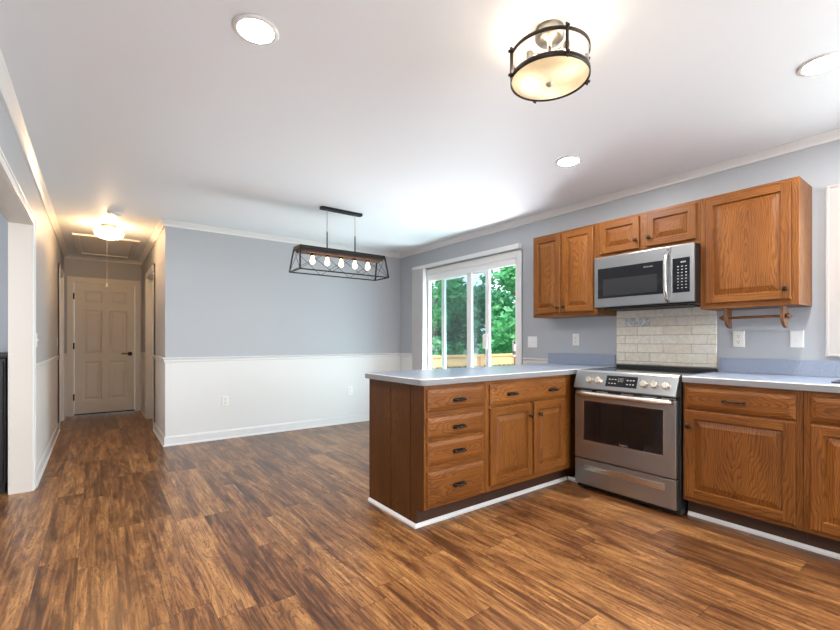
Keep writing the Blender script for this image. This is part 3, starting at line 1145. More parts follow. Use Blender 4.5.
# ------------------------------------------------------------------ paper towel holder under the right upper cabinet
t = thing('paper_towel_holder', 'empty wooden paper towel holder hanging below the right wall cabinet', 'towel holder', (3.44, 0.96, ZU0))
for yc in (1.105, 0.803):
    b = MB()
    n = 14
    prof = [(3.372, ZU0 - 0.001), (3.372, ZU0 - 0.055)]
    for i in range(n + 1):
        a = i / n * PI / 2
        prof.append((3.372 + 0.085 * (1 - math.cos(a)), ZU0 - 0.055 - 0.080 * math.sin(a)))
    prof += [(3.470, ZU0 - 0.137), (3.470, ZU0 - 0.001)]
    b.rings([[(x, y, z) for x, z in prof] for y in (yc - 0.009, yc + 0.009)], 0, False)
    b.build('bracket', M_BRWOOD, t, 0.002)
b = MB()
b.cyl((3.415, 1.150, 1.297), (3.415, 0.760, 1.297), 0.0085, 14)
rod = b.build('rod', [OYX], t)
for y, s_ in ((1.142, 1), (0.768, -1)):
    b = MB()
    b.lathe((3.415, y - s_ * 0.024, 1.297), (0, s_, 0), [(0.012, 0), (0.017, 0.006), (0.019, 0.014), (0.014, 0.022), (0.004, 0.026)], 16)
    b.build('end_cap', M_BRWOOD, rod)

# ------------------------------------------------------------------ tile backsplash
t = thing('tile_backsplash', 'cream subway tile panel laid in running bond on the wall between range and microwave', 'backsplash', (XW - 0.005, 1.633, 0.93))
TY0, TY1, TZ0, TZ1 = 1.2475, 2.023, 0.940, 1.400
b = MB()
b.box(XW - 0.006, XW - 0.001, TY0, TY1, TZ0, TZ1)
b.build('grout_bed', M_GROUT, t)
b = MB()
TH, TW, G = 0.0730, 0.210, 0.0035
zt = 1.334
row = 0
mos = None
rowz = [(zt, TZ1)]
z = zt
while z > TZ0:
    rowz.append((max(z - TH, TZ0), z))
    z -= TH
for r, (z0, z1) in enumerate(rowz):
    y = TY1 + TW - (0.080 if r % 2 else 0.185)
    j = 0
    while y > TY0:
        a1, a0 = min(y, TY1), max(y - TW, TY0)
        if a1 - a0 > 0.012:
            mi = 3 if (r == 1 and j == 1) else random.choice((0, 0, 1, 1, 2))
            fr_ = Fr(FX, (XW - 0.006, 0, 0))
            u0, u1, v0, v1 = -a1 + G / 2, -a0 - G / 2, z0 + G / 2, z1 - G / 2
            if v1 - v0 > 0.01:
                b.rings([rect_loop(fr_, u0, u1, v0, v1, 0, 0), rect_loop(fr_, u0, u1, v0, v1, 0, 0.004), rect_loop(fr_, u0, u1, v0, v1, 0.002, 0.006)], mi, False)
        j += 1
        y -= TW
b.build('tiles', M_TILES + [M_MOSAIC], t)

# ------------------------------------------------------------------ lettering


def lettering(txt, fr, u, v, w_, size, parent, m, name='lettering', depth=0.0004):
    cu = bpy.data.curves.new('lettering', 'FONT')
    cu.body = txt
    cu.size = size
    cu.align_x = 'CENTER'
    cu.align_y = 'CENTER'
    cu.extrude = depth
    o = bpy.data.objects.new('tmp', cu)
    COL.objects.link(o)
    bpy.context.view_layer.update()
    me = bpy.data.meshes.new_from_object(o.evaluated_get(bpy.context.evaluated_depsgraph_get()))
    bpy.data.objects.remove(o)
    bpy.data.curves.remove(cu)
    R = Matrix((fr.U, fr.V, fr.W)).transposed().to_4x4()
    me.transform(R)
    me.materials.clear()
    me.materials.append(m)
    x = bpy.data.objects.new(name, me)
    COL.objects.link(x)
    p = fr.p(u, v, w_)
    x.parent = parent
    x.location = p - WPOS[parent.name]
    WPOS[x.name] = p
    return x


# ------------------------------------------------------------------ range
RY0, RY1 = 1.2305, 1.9935
t = thing('kitchen_range', 'stainless steel slide-in electric range with five knobs between the oak base cabinets', 'range', (3.3, 1.612, 0))
frG = Fr(FX, (2.99, 0, 0))
b = MB()
b.box(3.015, 3.635, RY0 + 0.004, RY1 - 0.004, 0.012, 0.905)
b.build('body', M_BLKPL, t)
for x in (3.05, 3.60):
    for y in (RY0 + 0.05, RY1 - 0.05):
        b = MB()
        b.cyl((x, y, 0.0), (x, y, 0.0115), 0.018, 12)
        b.build('foot', M_BLKPL, t)
ua, ub = -RY1 + 0.001, -RY0 - 0.019
b = MB()
b.obox(frG, ua, ub, 0.042, 0.236, -0.024, 0.010)
dw = b.build('storage_drawer', M_STEEL, t, 0.003)
b = MB()                                      # long recessed grip
hu0, hu1 = -1.914, -1.322
b.obox(frG, hu0, hu1, 0.155, 0.197, 0.0105, 0.0125)
b.obox(frG, hu0, hu1, 0.190, 0.197, 0.0125, 0.018)
b.build('grip', M_STEELB, dw, 0.001)
b = MB()
b.obox(frG, ua, ub, 0.245, 0.752, -0.024, 0.012)
od = b.build('oven_door', M_STEEL, t, 0.003)
b = MB()
wu0, wu1, wv0, wv1 = -1.912, -1.330, 0.386, 0.684
b.obox(frG, wu0 - 0.006, wu1 + 0.006, wv0 - 0.006, wv1 + 0.006, 0.0122, 0.0132)
b.build('window_trim', M_STEELB, od)
b = MB()
b.obox(frG, wu0, wu1, wv0, wv1, 0.0135, 0.0145)
b.build('window', M_BLKGL, od)
b = MB()
b.obox(frG, wu0 + 0.055, wu1 - 0.055, wv0 + 0.035, wv1 - 0.025, 0.0147, 0.0152)
b.build('inner_window', M_OVENIN, od)
lettering('Frigidaire', frG, -1.60, 0.398, 0.0153, 0.016, od, M_LEGEND)
b = MB()
pts = [frG.p(u, 0.743, 0.012 + 0.05 * (1 - (2 * (u - ua - 0.02) / (ub - ua - 0.04) - 1) ** 8)) for u in [ua + 0.02 + (ub - ua - 0.04) * i / 24 for i in range(25)]]
b.tube(pts, 0.021, 12, 0, False, 0.8)
b.build('handle', M_KNOB, od)
b = MB()                                      # dark gap and vent slots over the door
b.obox(frG, ua, ub, 0.7535, 0.774, -0.024, 0.0)
vt = b.build('vent_gap', M_BLKPL, t)
for u in (-1.90, -1.77, -1.58, -1.42, -1.30):
    b = MB()
    b.obox(frG, u - 0.045, u + 0.045, 0.757, 0.764, 0.0005, 0.003)
    b.build('vent_slot', M_STEEL, vt)
# sloped control panel
b = MB()
prof = [(0.776, -0.03), (0.776, 0.018), (0.783, 0.024), (0.905, -0.022), (0.916, -0.032), (0.916, -0.07), (0.776, -0.07)]
b.rings([[frG.p(u, v, w_) for v, w_ in prof] for u in (ua - 0.003, ub + 0.003)], 0, False)
cp = b.build('control_panel', M_STEEL, t)
sl_v = Vector((-0.046, 0.122))
sl_v.normalize()
Vv = frG.V * sl_v.y + frG.W * sl_v.x
Wv = frG.W * sl_v.y - frG.V * sl_v.x


class Slope(Fr):
    def __init__(s):
        s.U, s.V, s.W = frG.U, Vv, Wv
        s.O = frG.p(0, 0.783, 0.024)


fs = Slope()
b = MB()
b.obox(fs, -1.738, -1.508, 0.028, 0.110, 0.0003, 0.002)
dp = b.build('display', M_BLKGL, cp)
for r, vv in enumerate((0.052, 0.082)):
    for i, u in enumerate((-1.712, -1.690, -1.668, -1.578, -1.556, -1.534)):
        b = MB()
        b.obox(fs, u - 0.006, u + 0.006, vv - 0.0035, vv + 0.0035, 0.0021, 0.0026)
        b.build('touch_key', M_LEGEND, dp)
b = MB()
for u, sg in ((-1.640, 'abcdef'), (-1.618, 'abcdef')):
    for (x0, x1, y0, y1) in ((-.006, .006, .011, .013), (-.006, .006, -.013, -.011), (-.008, -.006, -.012, .012), (.006, .008, -.012, .012)):
        b.obox(fs, u + x0, u + x1, 0.080 + y0, 0.080 + y1, 0.0021, 0.0026)
b.build('digits', M_LEGEND, dp)
for u in (-1.868, -1.795, -1.458, -1.385, -1.312):
    b = MB()
    o_ = fs.p(u, 0.064, 0.0)
    b.lathe(o_, fs.W, [(0.028, 0.0), (0.028, 0.004), (0.025, 0.006), (0.024, 0.026), (0.021, 0.030)], 24)
    b.obox(fs, u - 0.005, u + 0.005, 0.064 - 0.022, 0.064 + 0.022, 0.030, 0.036)
    b.build('knob', M_KNOB, cp)
b = MB()
b.box(3.048, 3.575, RY0 + 0.002, RY1 - 0.002, 0.9055, 0.9145)
ck = b.build('cooktop', M_BLKGL, t, 0.002)
b = MB()
b.box(3.575, 3.630, RY0 + 0.004, RY1 - 0.004, 0.9055, 0.938)
b.build('rear_vent', M_BLKPL, t, 0.006)
for y0, y1 in ((RY0 + 0.002, RY0 + 0.006), (RY1 - 0.006, RY1 - 0.002)):
    b = MB()
    b.box(3.05, 3.575, y0, y1, 0.9148, 0.918)
    b.build('side_rim', M_STEELB, ck)

# ------------------------------------------------------------------ microwave
MY0, MY1, MZ0, MZ1 = 1.2485, 1.9955, 1.402, 1.818
frM = Fr(FX, (3.275, 0, 0))
t = thing('microwave_oven', 'stainless over-the-range microwave with black window and curved handle below the short cabinet', 'microwave', (3.47, 1.62, MZ0))
b = MB()
b.box(3.277, XW - 0.008, MY0 + 0.001, MY1 - 0.001, MZ0, MZ1)
b.build('body', M_BLKPL, t)
b = MB()
b.box(3.30, 3.60, MY0 + 0.06, MY1 - 0.06, MZ0 - 0.008, MZ0 - 0.0005)
b.build('bottom_grille', M_BLACK, t)
mu0, mu1 = -MY1, -MY0
b = MB()
b.obox(frM, mu0, -1.4015, 1.412, 1.815, 0.0005, 0.022)
md = b.build('door', M_STEEL, t, 0.003)
b = MB()
b.obox(frM, -1.9625, -1.440, 1.482, 1.722, 0.0222, 0.0235)
wd = b.build('window', M_BLKGL, md)
b = MB()
b.obox(frM, -1.918, -1.492, 1.500, 1.632, 0.0237, 0.0243)
b.build('inner_window', mat('microwave_mesh', (0.020, 0.020, 0.022), 0.25), wd)
lettering('FRIGIDAIRE', frM, -1.560, 1.690, 0.0238, 0.013, md, M_LEGEND)
b = MB()
hp = []
for i in range(15):
    v = 1.425 + (1.785 - 1.425) * i / 14
    hp.append(frM.p(-1.422, v, 0.022 + 0.048 * (1 - (2 * i / 14 - 1) ** 4)))
b.tube(hp, 0.021, 12, 0, False, 0.6)
b.build('handle', M_STEELB, md)
b = MB()
b.obox(frM, -1.3995, mu1, 1.412, 1.815, 0.0005, 0.022)
cpm = b.build('control_panel', M_STEEL, t, 0.003)
b = MB()
b.obox(frM, -1.390, -1.276, 1.480, 1.722, 0.0222, 0.0235)
kp = b.build('keypad', M_BLKGL, cpm)
b = MB()
for u, hh in ((-1.330, 0.010), (-1.318, 0.010), (-1.306, 0.010)):
    b.obox(frM, u - 0.004, u + 0.004, 1.692 - hh / 2, 1.692 + hh / 2, 0.0236, 0.0240)
b.build('clock_digits', M_LEGEND, kp)
for r in range(8):
    for c in range(3):
        b = MB()
        u = -1.352 + c * 0.026
        v = 1.662 - r * 0.0215
        b.obox(frM, u - 0.005, u + 0.005, v - 0.0028, v + 0.0028, 0.0236, 0.0240)
        b.build('key', M_LEGEND, kp)

# ------------------------------------------------------------------ outlets and switches


def plate(name, label, cat, fr, u, v, kind, gangs=1, m=M_PLATE, grp='wall plates'):
    t = thing(name, label, cat, fr.p(u, v, 0), grp)
    wd = 0.036 + 0.023 * (gangs - 1)
    b = MB()
    b.rings([rect_loop(fr, u - wd, u + wd, v - 0.058, v + 0.058, 0, 0.0005), rect_loop(fr, u - wd, u + wd, v - 0.058, v + 0.058, 0, 0.003), rect_loop(fr, u - wd, u + wd, v - 0.058, v + 0.058, 0.004, 0.006)], 0, False)
    b.build('cover_plate', m, t)
    for g in range(gangs):
        uu = u + (g - (gangs - 1) / 2) * 0.046
        if kind == 'outlet':
            for s_ in (-1, 1):
                b = MB()
                b.lathe(fr.p(uu, v + s_ * 0.0205, 0.0055), fr.W, [(0.0165, 0), (0.0165, 0.002)], 18)
                sk = b.build('socket', m, t)
                b = MB()
                for du in (-0.0065, 0.0065):
                    b.obox(fr, uu + du - 0.0012, uu + du + 0.0012, v + s_ * 0.0205 - 0.001, v + s_ * 0.0205 + 0.008, 0.0076, 0.0082)
                b.obox(fr, uu - 0.0025, uu + 0.0025, v + s_ * 0.0205 - 0.011, v + s_ * 0.0205 - 0.006, 0.0076, 0.0082)
                b.build('slot', M_SLOT, sk)
        else:
            b = MB()
            b.obox(fr, uu - 0.0055, uu + 0.0055, v - 0.013, v + 0.013, 0.0058, 0.008)
            b.hexa([fr.p(uu - 0.004, v - 0.009, 0.008), fr.p(uu + 0.004, v - 0.009, 0.008), fr.p(uu + 0.004, v + 0.004, 0.008), fr.p(uu - 0.004, v + 0.004, 0.008),
                    fr.p(uu - 0.004, v + 0.001, 0.017), fr.p(uu + 0.004, v + 0.001, 0.017), fr.p(uu + 0.004, v + 0.007, 0.015), fr.p(uu - 0.004, v + 0.007, 0.015)])
            b.build('toggle', m, t)
    return t


plate('light_switch', 'white double light switch on the wall between the sliding door and left wall cabinet', 'switch', fr, -2.953, 1.128, 'switch', 2, M_PLATEW)
plate('wall_outlet', 'ivory outlet under the left wall cabinet, left of the tiled panel', 'outlet', fr, -2.434, 1.152, 'outlet', 1)
plate('wall_outlet', 'white outlet below the paper towel bar, right of the tiled panel', 'outlet', fr, -1.113, 1.154, 'outlet', 1)
plate('light_switch', 'white single switch plate under the right corner of the large wall cabinet', 'switch', fr, -0.790, 1.153, 'switch', 1, M_PLATEW)
frB = Fr(FY, (0, YB, 0))
plate('wall_outlet', 'outlet low on the white wainscot nearer the hallway corner', 'outlet', frB, 1.194, 0.437, 'outlet', 1)
plate('wall_outlet', 'outlet low on the white wainscot nearer the peninsula', 'outlet', frB, 2.809, 0.444, 'outlet', 1, M_PLATEW)
frL = Fr(FXP, (XL, 0, 0))
plate('light_switch', 'white switch on the left wall just past the wide doorway', 'switch', frL, 4.70, 1.147, 'switch', 1, M_PLATEW)
plate('light_switch', 'white switch far down the hall beside the left side door', 'switch', frL, 7.04, 1.125, 'switch', 1, M_PLATEW)

# ------------------------------------------------------------------ lamps


def recessed(x, y, label):
    t = thing('recessed_light', label, 'ceiling light', (x, y, ZC), 'recessed ceiling lights')
    b = MB()
    b.lathe((x, y, ZC - 0.001), (0, 0, -1), [(0.092, 0), (0.092, 0.003), (0.080, 0.006), (0.068, 0.005)], 32, cap1=False, cap0=True)
    b.build('trim_ring', M_PLATEW, t)
    b = MB()
    b.lathe((x, y, ZC - 0.0055), (0, 0, -1), [(0.070, 0), (0.070, 0.0015)], 32)
    b.build('lens', M_CAN, t)


recessed(0.530, 1.870, 'lit recessed downlight in the open ceiling over the left floor, alone at the top left')
recessed(2.715, 1.869, 'lit recessed downlight above the peninsula, in front of the left wall cabinet')
recessed(2.709, 0.494, 'lit recessed downlight at the right edge of the ceiling near the sink')
for x, y in ((0.53, 0.49), (0.53, -1.0), (2.71, -1.0)):
    recessed(x, y, 'lit recessed downlight in the ceiling behind the photographer')

# drum ceiling light
LX, LY = 1.506, 1.128
t = thing('drum_ceiling_light', 'bronze two-ring drum ceiling light with frosted bottom glass in the middle of the kitchen ceiling', 'ceiling light', (LX, LY, ZC))
b = MB()
b.lathe((LX, LY, ZC - 0.001), (0, 0, -1), [(0.060, 0), (0.060, 0.034), (0.048, 0.048), (0.014, 0.052), (0.010, 0.07)], 32)
b.build('canopy', M_NICKEL, t)
b = MB()
b.cyl((LX, LY, ZC - 0.06), (LX, LY, 2.217), 0.006)
b.build('stem', M_NICKEL, t)
RR = 0.161


def band(z0, z1, r, th, b=None, n=48):
    b = b or MB()
    loops = []
    for (rr, zz) in ((r, z0), (r, z1), (r - th, z1), (r - th, z0)):
        loops.append([(LX + rr * math.cos(2 * PI * i / n), LY + rr * math.sin(2 * PI * i / n), zz) for i in range(n)])
    b.rings(loops, 0, True, closed=True)
    return b


band(2.228, 2.248, RR, 0.004).build('lower_ring', M_BRONZE, t)
band(2.328, 2.343, RR, 0.004).build('upper_ring', M_BRONZE, t)
for i in range(4):
    a = math.radians(-30.0 + 90 * i)
    ux, uy = math.cos(a), math.sin(a)
    b = MB()
    b.bar((LX + ux * (RR + 0.003), LY + uy * (RR + 0.003), 2.224), (LX + ux * (RR + 0.003), LY + uy * (RR + 0.003), 2.352), 0.013, 0.006)
    for zz in (2.238, 2.336):
        b.cyl((LX + ux * (RR + 0.002), LY + uy * (RR + 0.002), zz), (LX + ux * (RR + 0.016), LY + uy * (RR + 0.016), zz), 0.006, 10)
    b.build('upright', M_BRONZE, t)
b = MB()
n = 48
b.rings([[(LX + (RR - 0.006) * math.cos(2 * PI * i / n), LY + (RR - 0.006) * math.sin(2 * PI * i / n), zz) for i in range(n)] for zz in (2.232, 2.338)], 0, True, False, False)
b.build('side_glass', M_LAMPGLASS, t)
b = MB()
b.lathe((LX, LY, 2.239), (0, 0, -1), [(RR - 0.006, 0), (RR - 0.008, 0.006), (RR * 0.75, 0.016), (RR * 0.4, 0.022), (0.012, 0.024)], 48, cap0=False)
b.build('bottom_glass', M_DIFF, t)
b = MB()
b.lathe((LX, LY, 2.216), (0, 0, -1), [(0.014, 0), (0.016, 0.004), (0.010, 0.009), (0.008, 0.013), (0.003, 0.016)], 16)
b.build('finial', M_NICKEL, t)
for a in (0.5, 0.5 + 2 * PI / 3, 0.5 + 4 * PI / 3):
    bx_, by_ = LX + 0.085 * math.cos(a), LY + 0.085 * math.sin(a)
    b = MB()
    b.cyl((LX, LY, 2.335), (bx_, by_, 2.335), 0.004, 8)
    b.cyl((bx_, by_, 2.340), (bx_, by_, 2.305), 0.014, 14)
    sk = b.build('socket', M_NICKEL, t)
    b = MB()
    b.lathe((bx_, by_, 2.304), (0, 0, -1), [(0.010, 0), (0.020, 0.016), (0.023, 0.030), (0.018, 0.044), (0.006, 0.052)], 16)
    b.build('bulb', M_BULB2, sk)

# linear pendant over the dining area
PX0, PX1, PY, PZ0, PZ1 = 1.468, 2.414, 3.95, 1.797, 2.006
PXM = (PX0 + PX1) / 2
t = thing('linear_pendant_light', 'black open frame linear pendant with five glowing bulbs hanging over the dining area', 'pendant light', (PXM, PY, ZC))
b = MB()
out = rounded(1.722, 2.172, PY - 0.035, PY + 0.035, (0.02,) * 4)
b.rings([[(x, y, z) for x, y in out] for z in (ZC - 0.001, ZC - 0.022)], 0, False)
b.build('canopy', M_BLACK, t)
for xr in (1.792, 2.096):
    b = MB()
    z = ZC - 0.022
    i = 0
    while z > 2.20:
        cpts = []
        for kk in range(10):
            a = 2 * PI * kk / 10
            dx, dz = 0.006 * math.cos(a), 0.013 * math.sin(a)
            cpts.append((xr + (dx if i % 2 else 0), PY + (0 if i % 2 else dx), z - 0.013 + dz))
        b.tube(cpts, 0.0016, 6, 0, True)
        z -= 0.0205
        i += 1
    b.build('chain', M_NICKEL, t)
    b = MB()
    b.cyl((xr, PY, 2.205), (xr, PY, PZ1 + 0.022), 0.006, 10)
    b.build('rod', M_BLACK, t)
b = MB()                                       # wooden top board edged in black
b.box(1.487, 2.405, PY - 0.085, PY + 0.085, PZ1 - 0.014, PZ1 + 0.024, 0)
b.build('top_plate', M_BLACK, t, 0.002)
b = MB()
b.box(1.505, 2.387, PY - 0.067, PY + 0.067, PZ1 - 0.032, PZ1 - 0.0145, 0)
b.build('top_board', mat('pendant_wood', (0.075, 0.030, 0.015), 0.55), t)
top = [(1.490, PY - 0.082), (2.402, PY - 0.082), (2.402, PY + 0.082), (1.490, PY + 0.082)]
bot = [(PX0, PY - 0.135), (PX1, PY - 0.135), (PX1, PY + 0.135), (PX0, PY + 0.135)]
b = MB()
for i in range(4):
    j = (i + 1) % 4
    b.bar((*bot[i], PZ0), (*bot[j], PZ0), 0.011, 0.011)
fb = b.build('bottom_frame', M_BLACK, t)
for i in range(4):
    b = MB()
    b.bar((*bot[i], PZ0), (*top[i], PZ1 + 0.004), 0.012, 0.012)
    b.build('leg', M_BLACK, t)
for i, nseg in ((0, 3), (1, 1), (2, 3), (3, 1)):
    j = (i + 1) % 4
    b = MB()
    for s_ in range(nseg):
        f0, f1 = s_ / nseg, (s_ + 1) / nseg
        L_ = lambda P, f: Vector(P[i]).lerp(Vector(P[j]), f)
        for fa, fb_ in ((f0, f1), (f1, f0)):
            p, q = L_(bot, fa), L_(top, fb_)
            b.cyl((p.x, p.y, PZ0), (q.x, q.y, PZ1), 0.0022, 6)
    b.build('cross_brace', M_BLACK, t)
for xb in (1.643, 1.793, 1.943, 2.093, 2.243):
    b = MB()
    b.cyl((xb, PY, PZ1 - 0.0325), (xb, PY, 1.955), 0.020, 14)
    sk = b.build('socket', M_BLACK, t)
    b = MB()
    b.lathe((xb, PY, 1.954), (0, 0, -1), [(0.012, 0), (0.013, 0.014), (0.020, 0.036), (0.024, 0.052), (0.020, 0.068), (0.010, 0.078), (0.003, 0.081)], 18)
    b.build('bulb', M_BULB, sk)

# hall ceiling lamp, smoke alarm, attic hatch
hx, hy = 0.112, 6.05
t = thing('hall_ceiling_light', 'lit flush ceiling lamp with ribbed glass bowl and nickel collar in the hallway', 'ceiling light', (hx, hy, ZC))
b = MB()
b.lathe((hx, hy, ZC - 0.001), (0, 0, -1), [(0.075, 0), (0.075, 0.012), (0.062, 0.020), (0.055, 0.028)], 32)
b.build('collar', M_NICKEL, t)
b = MB()
prof = [(0.056, 0.026), (0.085, 0.040), (0.125, 0.058), (0.140, 0.082), (0.130, 0.110), (0.095, 0.140), (0.045, 0.156), (0.004, 0.160)]
loops = []
for r, zz in prof:
    loops.append([(hx + r * (1 + 0.02 * math.cos(20 * a)) * math.cos(a), hy + r * (1 + 0.02 * math.cos(20 * a)) * math.sin(a), ZC - zz) for a in [2 * PI * i / 80 for i in range(80)]])
b.rings(loops, 0, True, False, True)
b.build('glass_bowl', M_GLOBE, t)
b = MB()
b.lathe((hx, hy, ZC - 0.030), (0, 0, -1), [(0.012, 0), (0.014, 0.02), (0.028, 0.050), (0.030, 0.070), (0.018, 0.090), (0.003, 0.096)], 18)
b.build('bulb', M_HBULB, t)

t = thing('smoke_detector', 'round white smoke detector on the ceiling at the mouth of the hallway', 'smoke detector', (0.150, 5.40, ZC))
b = MB()
b.lathe((0.150, 5.40, ZC - 0.001), (0, 0, -1), [(0.068, 0), (0.066, 0.010), (0.058, 0.014), (0.056, 0.020), (0.045, 0.027), (0.010, 0.029)], 32)
b.build('housing', M_PLATEW, t)
b = MB()
b.lathe((0.150 - 0.03, 5.38, ZC - 0.0265), (0, 0, -1), [(0.006, 0), (0.006, 0.003)], 12)
b.build('test_button', M_NICKEL, t)

t = thing('attic_hatch', 'white framed attic hatch in the hallway ceiling with a pull cord hanging before the door', 'attic hatch', (0.107, 7.4, ZC))
b = MB()
hx0, hx1, hy0, hy1 = -0.234, 0.449, 6.711, 8.16
for (x0, x1, y0, y1) in ((hx0, hx1, hy0, hy0 + 0.06), (hx0, hx1, hy1 - 0.06, hy1), (hx0, hx0 + 0.062, hy0 + 0.06, hy1 - 0.06), (hx1 - 0.062, hx1, hy0 + 0.06, hy1 - 0.06)):
    b.box(x0, x1, y0, y1, ZC - 0.022, ZC - 0.0005)
b.build('hatch_casing', M_TRIM, t, 0.004)
b = MB()
b.box(hx0 + 0.068, hx1 - 0.068, hy0 + 0.066, hy1 - 0.066, ZC - 0.010, ZC - 0.0005)
b.build('hatch_panel', M_TRIM, t)
b = MB()
b.cyl((0.106, 6.90, ZC - 0.010), (0.106, 6.90, 1.875), 0.0022, 6)
cd = b.build('pull_cord', M_PLATE, t)
b = MB()
b.lathe((0.106, 6.90, 1.880), (0, 0, -1), [(0.004, 0), (0.007, 0.010), (0.013, 0.034), (0.014, 0.042), (0.010, 0.046)], 14)
b.build('cord_bell', M_PLATE, cd)

# black cabinet seen through the wide doorway on the left
t = thing('sideboard', 'tall black cabinet with a moulded top just beyond the doorway at the left edge', 'cabinet', (-1.05, 4.70, 0))
b = MB()
b.box(-1.60, -0.540, 4.475, 4.93, 0.08, 1.010)
b.build('body', M_BLKCAB, t, 0.004)
b = MB()
b.box(-1.585, -0.548, 4.49, 4.92, 0.0, 0.079)
b.build('plinth', M_BLKCAB, t)
b = MB()
b.box(-1.61, -0.530, 4.460, 4.94, 1.0105, 1.022)
b.box(-1.62, -0.524, 4.450, 4.95, 1.022, 1.050)
b.build('moulded_top', M_BLKCAB, t, 0.004)
for x0, x1 in ((-1.585, -1.075), (-1.065, -0.555)):
    b = MB()
    f_ = Fr(FY, (0, 4.4745, 0))
    b.rings([rect_loop(f_, x0, x1, 0.10, 0.99, i_, w_) for i_, w_ in ((0, 0), (0, 0.016), (0.05, 0.016), (0.058, 0.008))], 0, False)
    d = b.build('door', M_BLKCAB, t)
    knob(f_, -1.11 if x0 < -1.2 else -1.03, 0.6, d, 0.016)

# ------------------------------------------------------------------ outdoors beyond the sliding door
b = MB()
n = 24
for i in range(n):
    b.box(XW + T + 0.005, 9.0, 2.2 + i * 0.165, 2.2 + i * 0.165 + 0.158, -0.14, -0.105)
b.box(XW + T + 0.01, 8.99, 2.22, 6.10, -0.30, -0.142)
struct('deck_floor', b, M_DECK)
b = MB()
b.box(XW + T + 0.01, 60, -25, 60, -0.9, -0.75)
struct('lawn', b, M_GRASS)
t = thing('deck_railing', 'orange cedar deck railing with square balusters beyond the sliding glass door', 'railing', (6.3, 6.1, -0.105))
RX0, RX1, RYY = XW + T + 0.02, 9.0, 6.10
b = MB()
b.box(RX0, RX1, RYY - 0.07, RYY + 0.07, 0.835, 0.872)
b.build('top_rail', M_DECK, t, 0.004)
b = MB()
b.box(RX0, RX1, RYY - 0.045, RYY - 0.015, 0.665, 0.834)
b.build('face_board', M_DECK, t)
b = MB()
b.box(RX0, RX1, RYY - 0.045, RYY - 0.015, -0.02, 0.07)
b.build('bottom_rail', M_DECK, t)
x = RX0 + 0.06
while x < RX1:
    b = MB()
    b.box(x, x + 0.038, RYY - 0.0145, RYY + 0.024, -0.06, 0.832)
    b.build('baluster', M_DECK, t)
    x += 0.135
for x in (5.85, 8.9):
    b = MB()
    b.box(x, x + 0.09, RYY - 0.135, RYY - 0.046, -0.104, 0.834)
    b.build('post', M_DECK, t)
b = MB()
b.box(6.77, 6.81, 5.90, 5.94, -0.104, 0.93, 0)
b.box(6.768, 6.812, 5.898, 5.942, 0.93, 1.06, 1)
o = b.build('stake', [M_BARK, M_PLATEW], None, 0.004)
tag(o, 'slim brown stake with a white top before the deck railing at right', 'post')


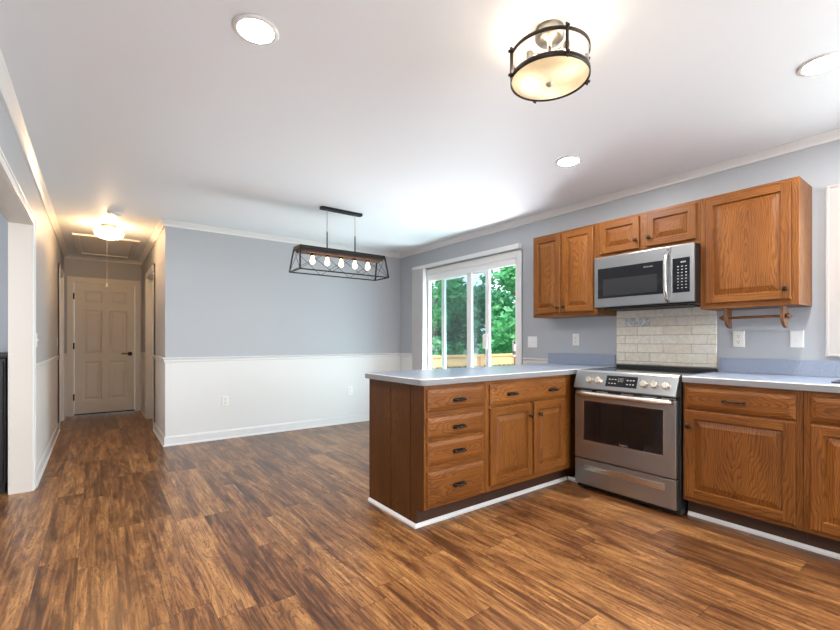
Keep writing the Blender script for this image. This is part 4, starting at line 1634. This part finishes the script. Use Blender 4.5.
def make_tree(label, x, y, base_r, height, crown, nleaf, m, seed, clumps=26, size=0.105):
    rnd = random.Random(seed)
    t = thing('tree', label, 'tree', (x, y, -0.75), 'trees beyond the deck')
    b = MB()
    b.lathe((x, y, -0.75), (0, 0, 1), [(base_r * 1.35, 0), (base_r, 0.4), (base_r * 0.85, height * 0.4), (base_r * 0.5, height * 0.75)], 12)
    tips = []
    for i in range(9):
        a = rnd.uniform(0, 2 * PI)
        z0 = -0.75 + height * rnd.uniform(0.25, 0.65)
        L_ = crown[0] * rnd.uniform(0.5, 0.85)
        p = [Vector((x, y, z0)), Vector((x + math.cos(a) * L_ * 0.5, y + math.sin(a) * L_ * 0.5, z0 + 0.5)), Vector((x + math.cos(a) * L_, y + math.sin(a) * L_, z0 + 1.0))]
        b.tube(p, base_r * 0.25, 6)
    b.build('trunk', M_BARK, t)
    b = MB()
    cen = []
    for i in range(clumps):
        while True:
            v = Vector((rnd.uniform(-1, 1), rnd.uniform(-1, 1), rnd.uniform(-1, 1)))
            if 0.25 < v.length < 1:
                break
        cen.append((Vector((x + v.x * crown[0], y + v.y * crown[0], crown[2] + v.z * crown[1])), rnd.uniform(0.35, 0.62)))
    bmv, bmf = b.bm.verts, b.bm.faces
    for i in range(nleaf):
        c, r = cen[rnd.randrange(clumps)]
        d = Vector((rnd.gauss(0, 1), rnd.gauss(0, 1), rnd.gauss(0, 0.7))).normalized() * r * rnd.uniform(0.3, 1.0) ** 0.5
        p = c + d
        ax = Vector((rnd.gauss(0, 1), rnd.gauss(0, 1), rnd.gauss(0, 0.6))).normalized()
        sd_ = ax.cross(Vector((rnd.gauss(0, 1), rnd.gauss(0, 1), rnd.gauss(0, 1)))).normalized()
        s_ = size * rnd.uniform(0.6, 1.3)
        a_ = bmv.new(p - ax * s_)
        c1 = bmv.new(p + sd_ * s_ * 0.5 + Vector((0, 0, 0.02)))
        e_ = bmv.new(p + ax * s_)
        c2 = bmv.new(p - sd_ * s_ * 0.5 + Vector((0, 0, 0.02)))
        bmf.new((a_, c1, e_))
        bmf.new((a_, e_, c2))
    b.build('foliage', m, t)
    return t


NEAR, FAR = M_LEAF, M_LEAF2
for lab, x, y, m, sd_ in (
        ('green leafy tree nearest the deck, filling the right glass panel', 9.0, 7.4, M_LEAF, 3),
        ('green leafy tree nearest the deck, filling the left glass panel', 9.0, 11.6, M_LEAF, 8),
        ('darker tree of the second row, seen at the right of the glass door', 13.2, 10.6, M_LEAF2, 5),
        ('darker tree of the second row, seen behind the middle of the glass door', 13.2, 14.8, M_LEAF2, 13),
        ('darker tree of the second row, seen at the far left of the glass door', 13.2, 19.0, M_LEAF2, 21),
        ('tree of the rearmost row showing only through gaps in the nearer leaves', 17.5, 12.7, M_LEAF, 17),
        ('tree of the rearmost row showing only through gaps in the nearer leaves', 17.5, 16.9, M_LEAF, 18),
        ('tree of the rearmost row showing only through gaps in the nearer leaves', 17.5, 21.1, M_LEAF, 19)):
    make_tree(lab, x, y, 0.14, 5.6, (1.45, 2.3, 2.2), 6200, m, sd_, 24)
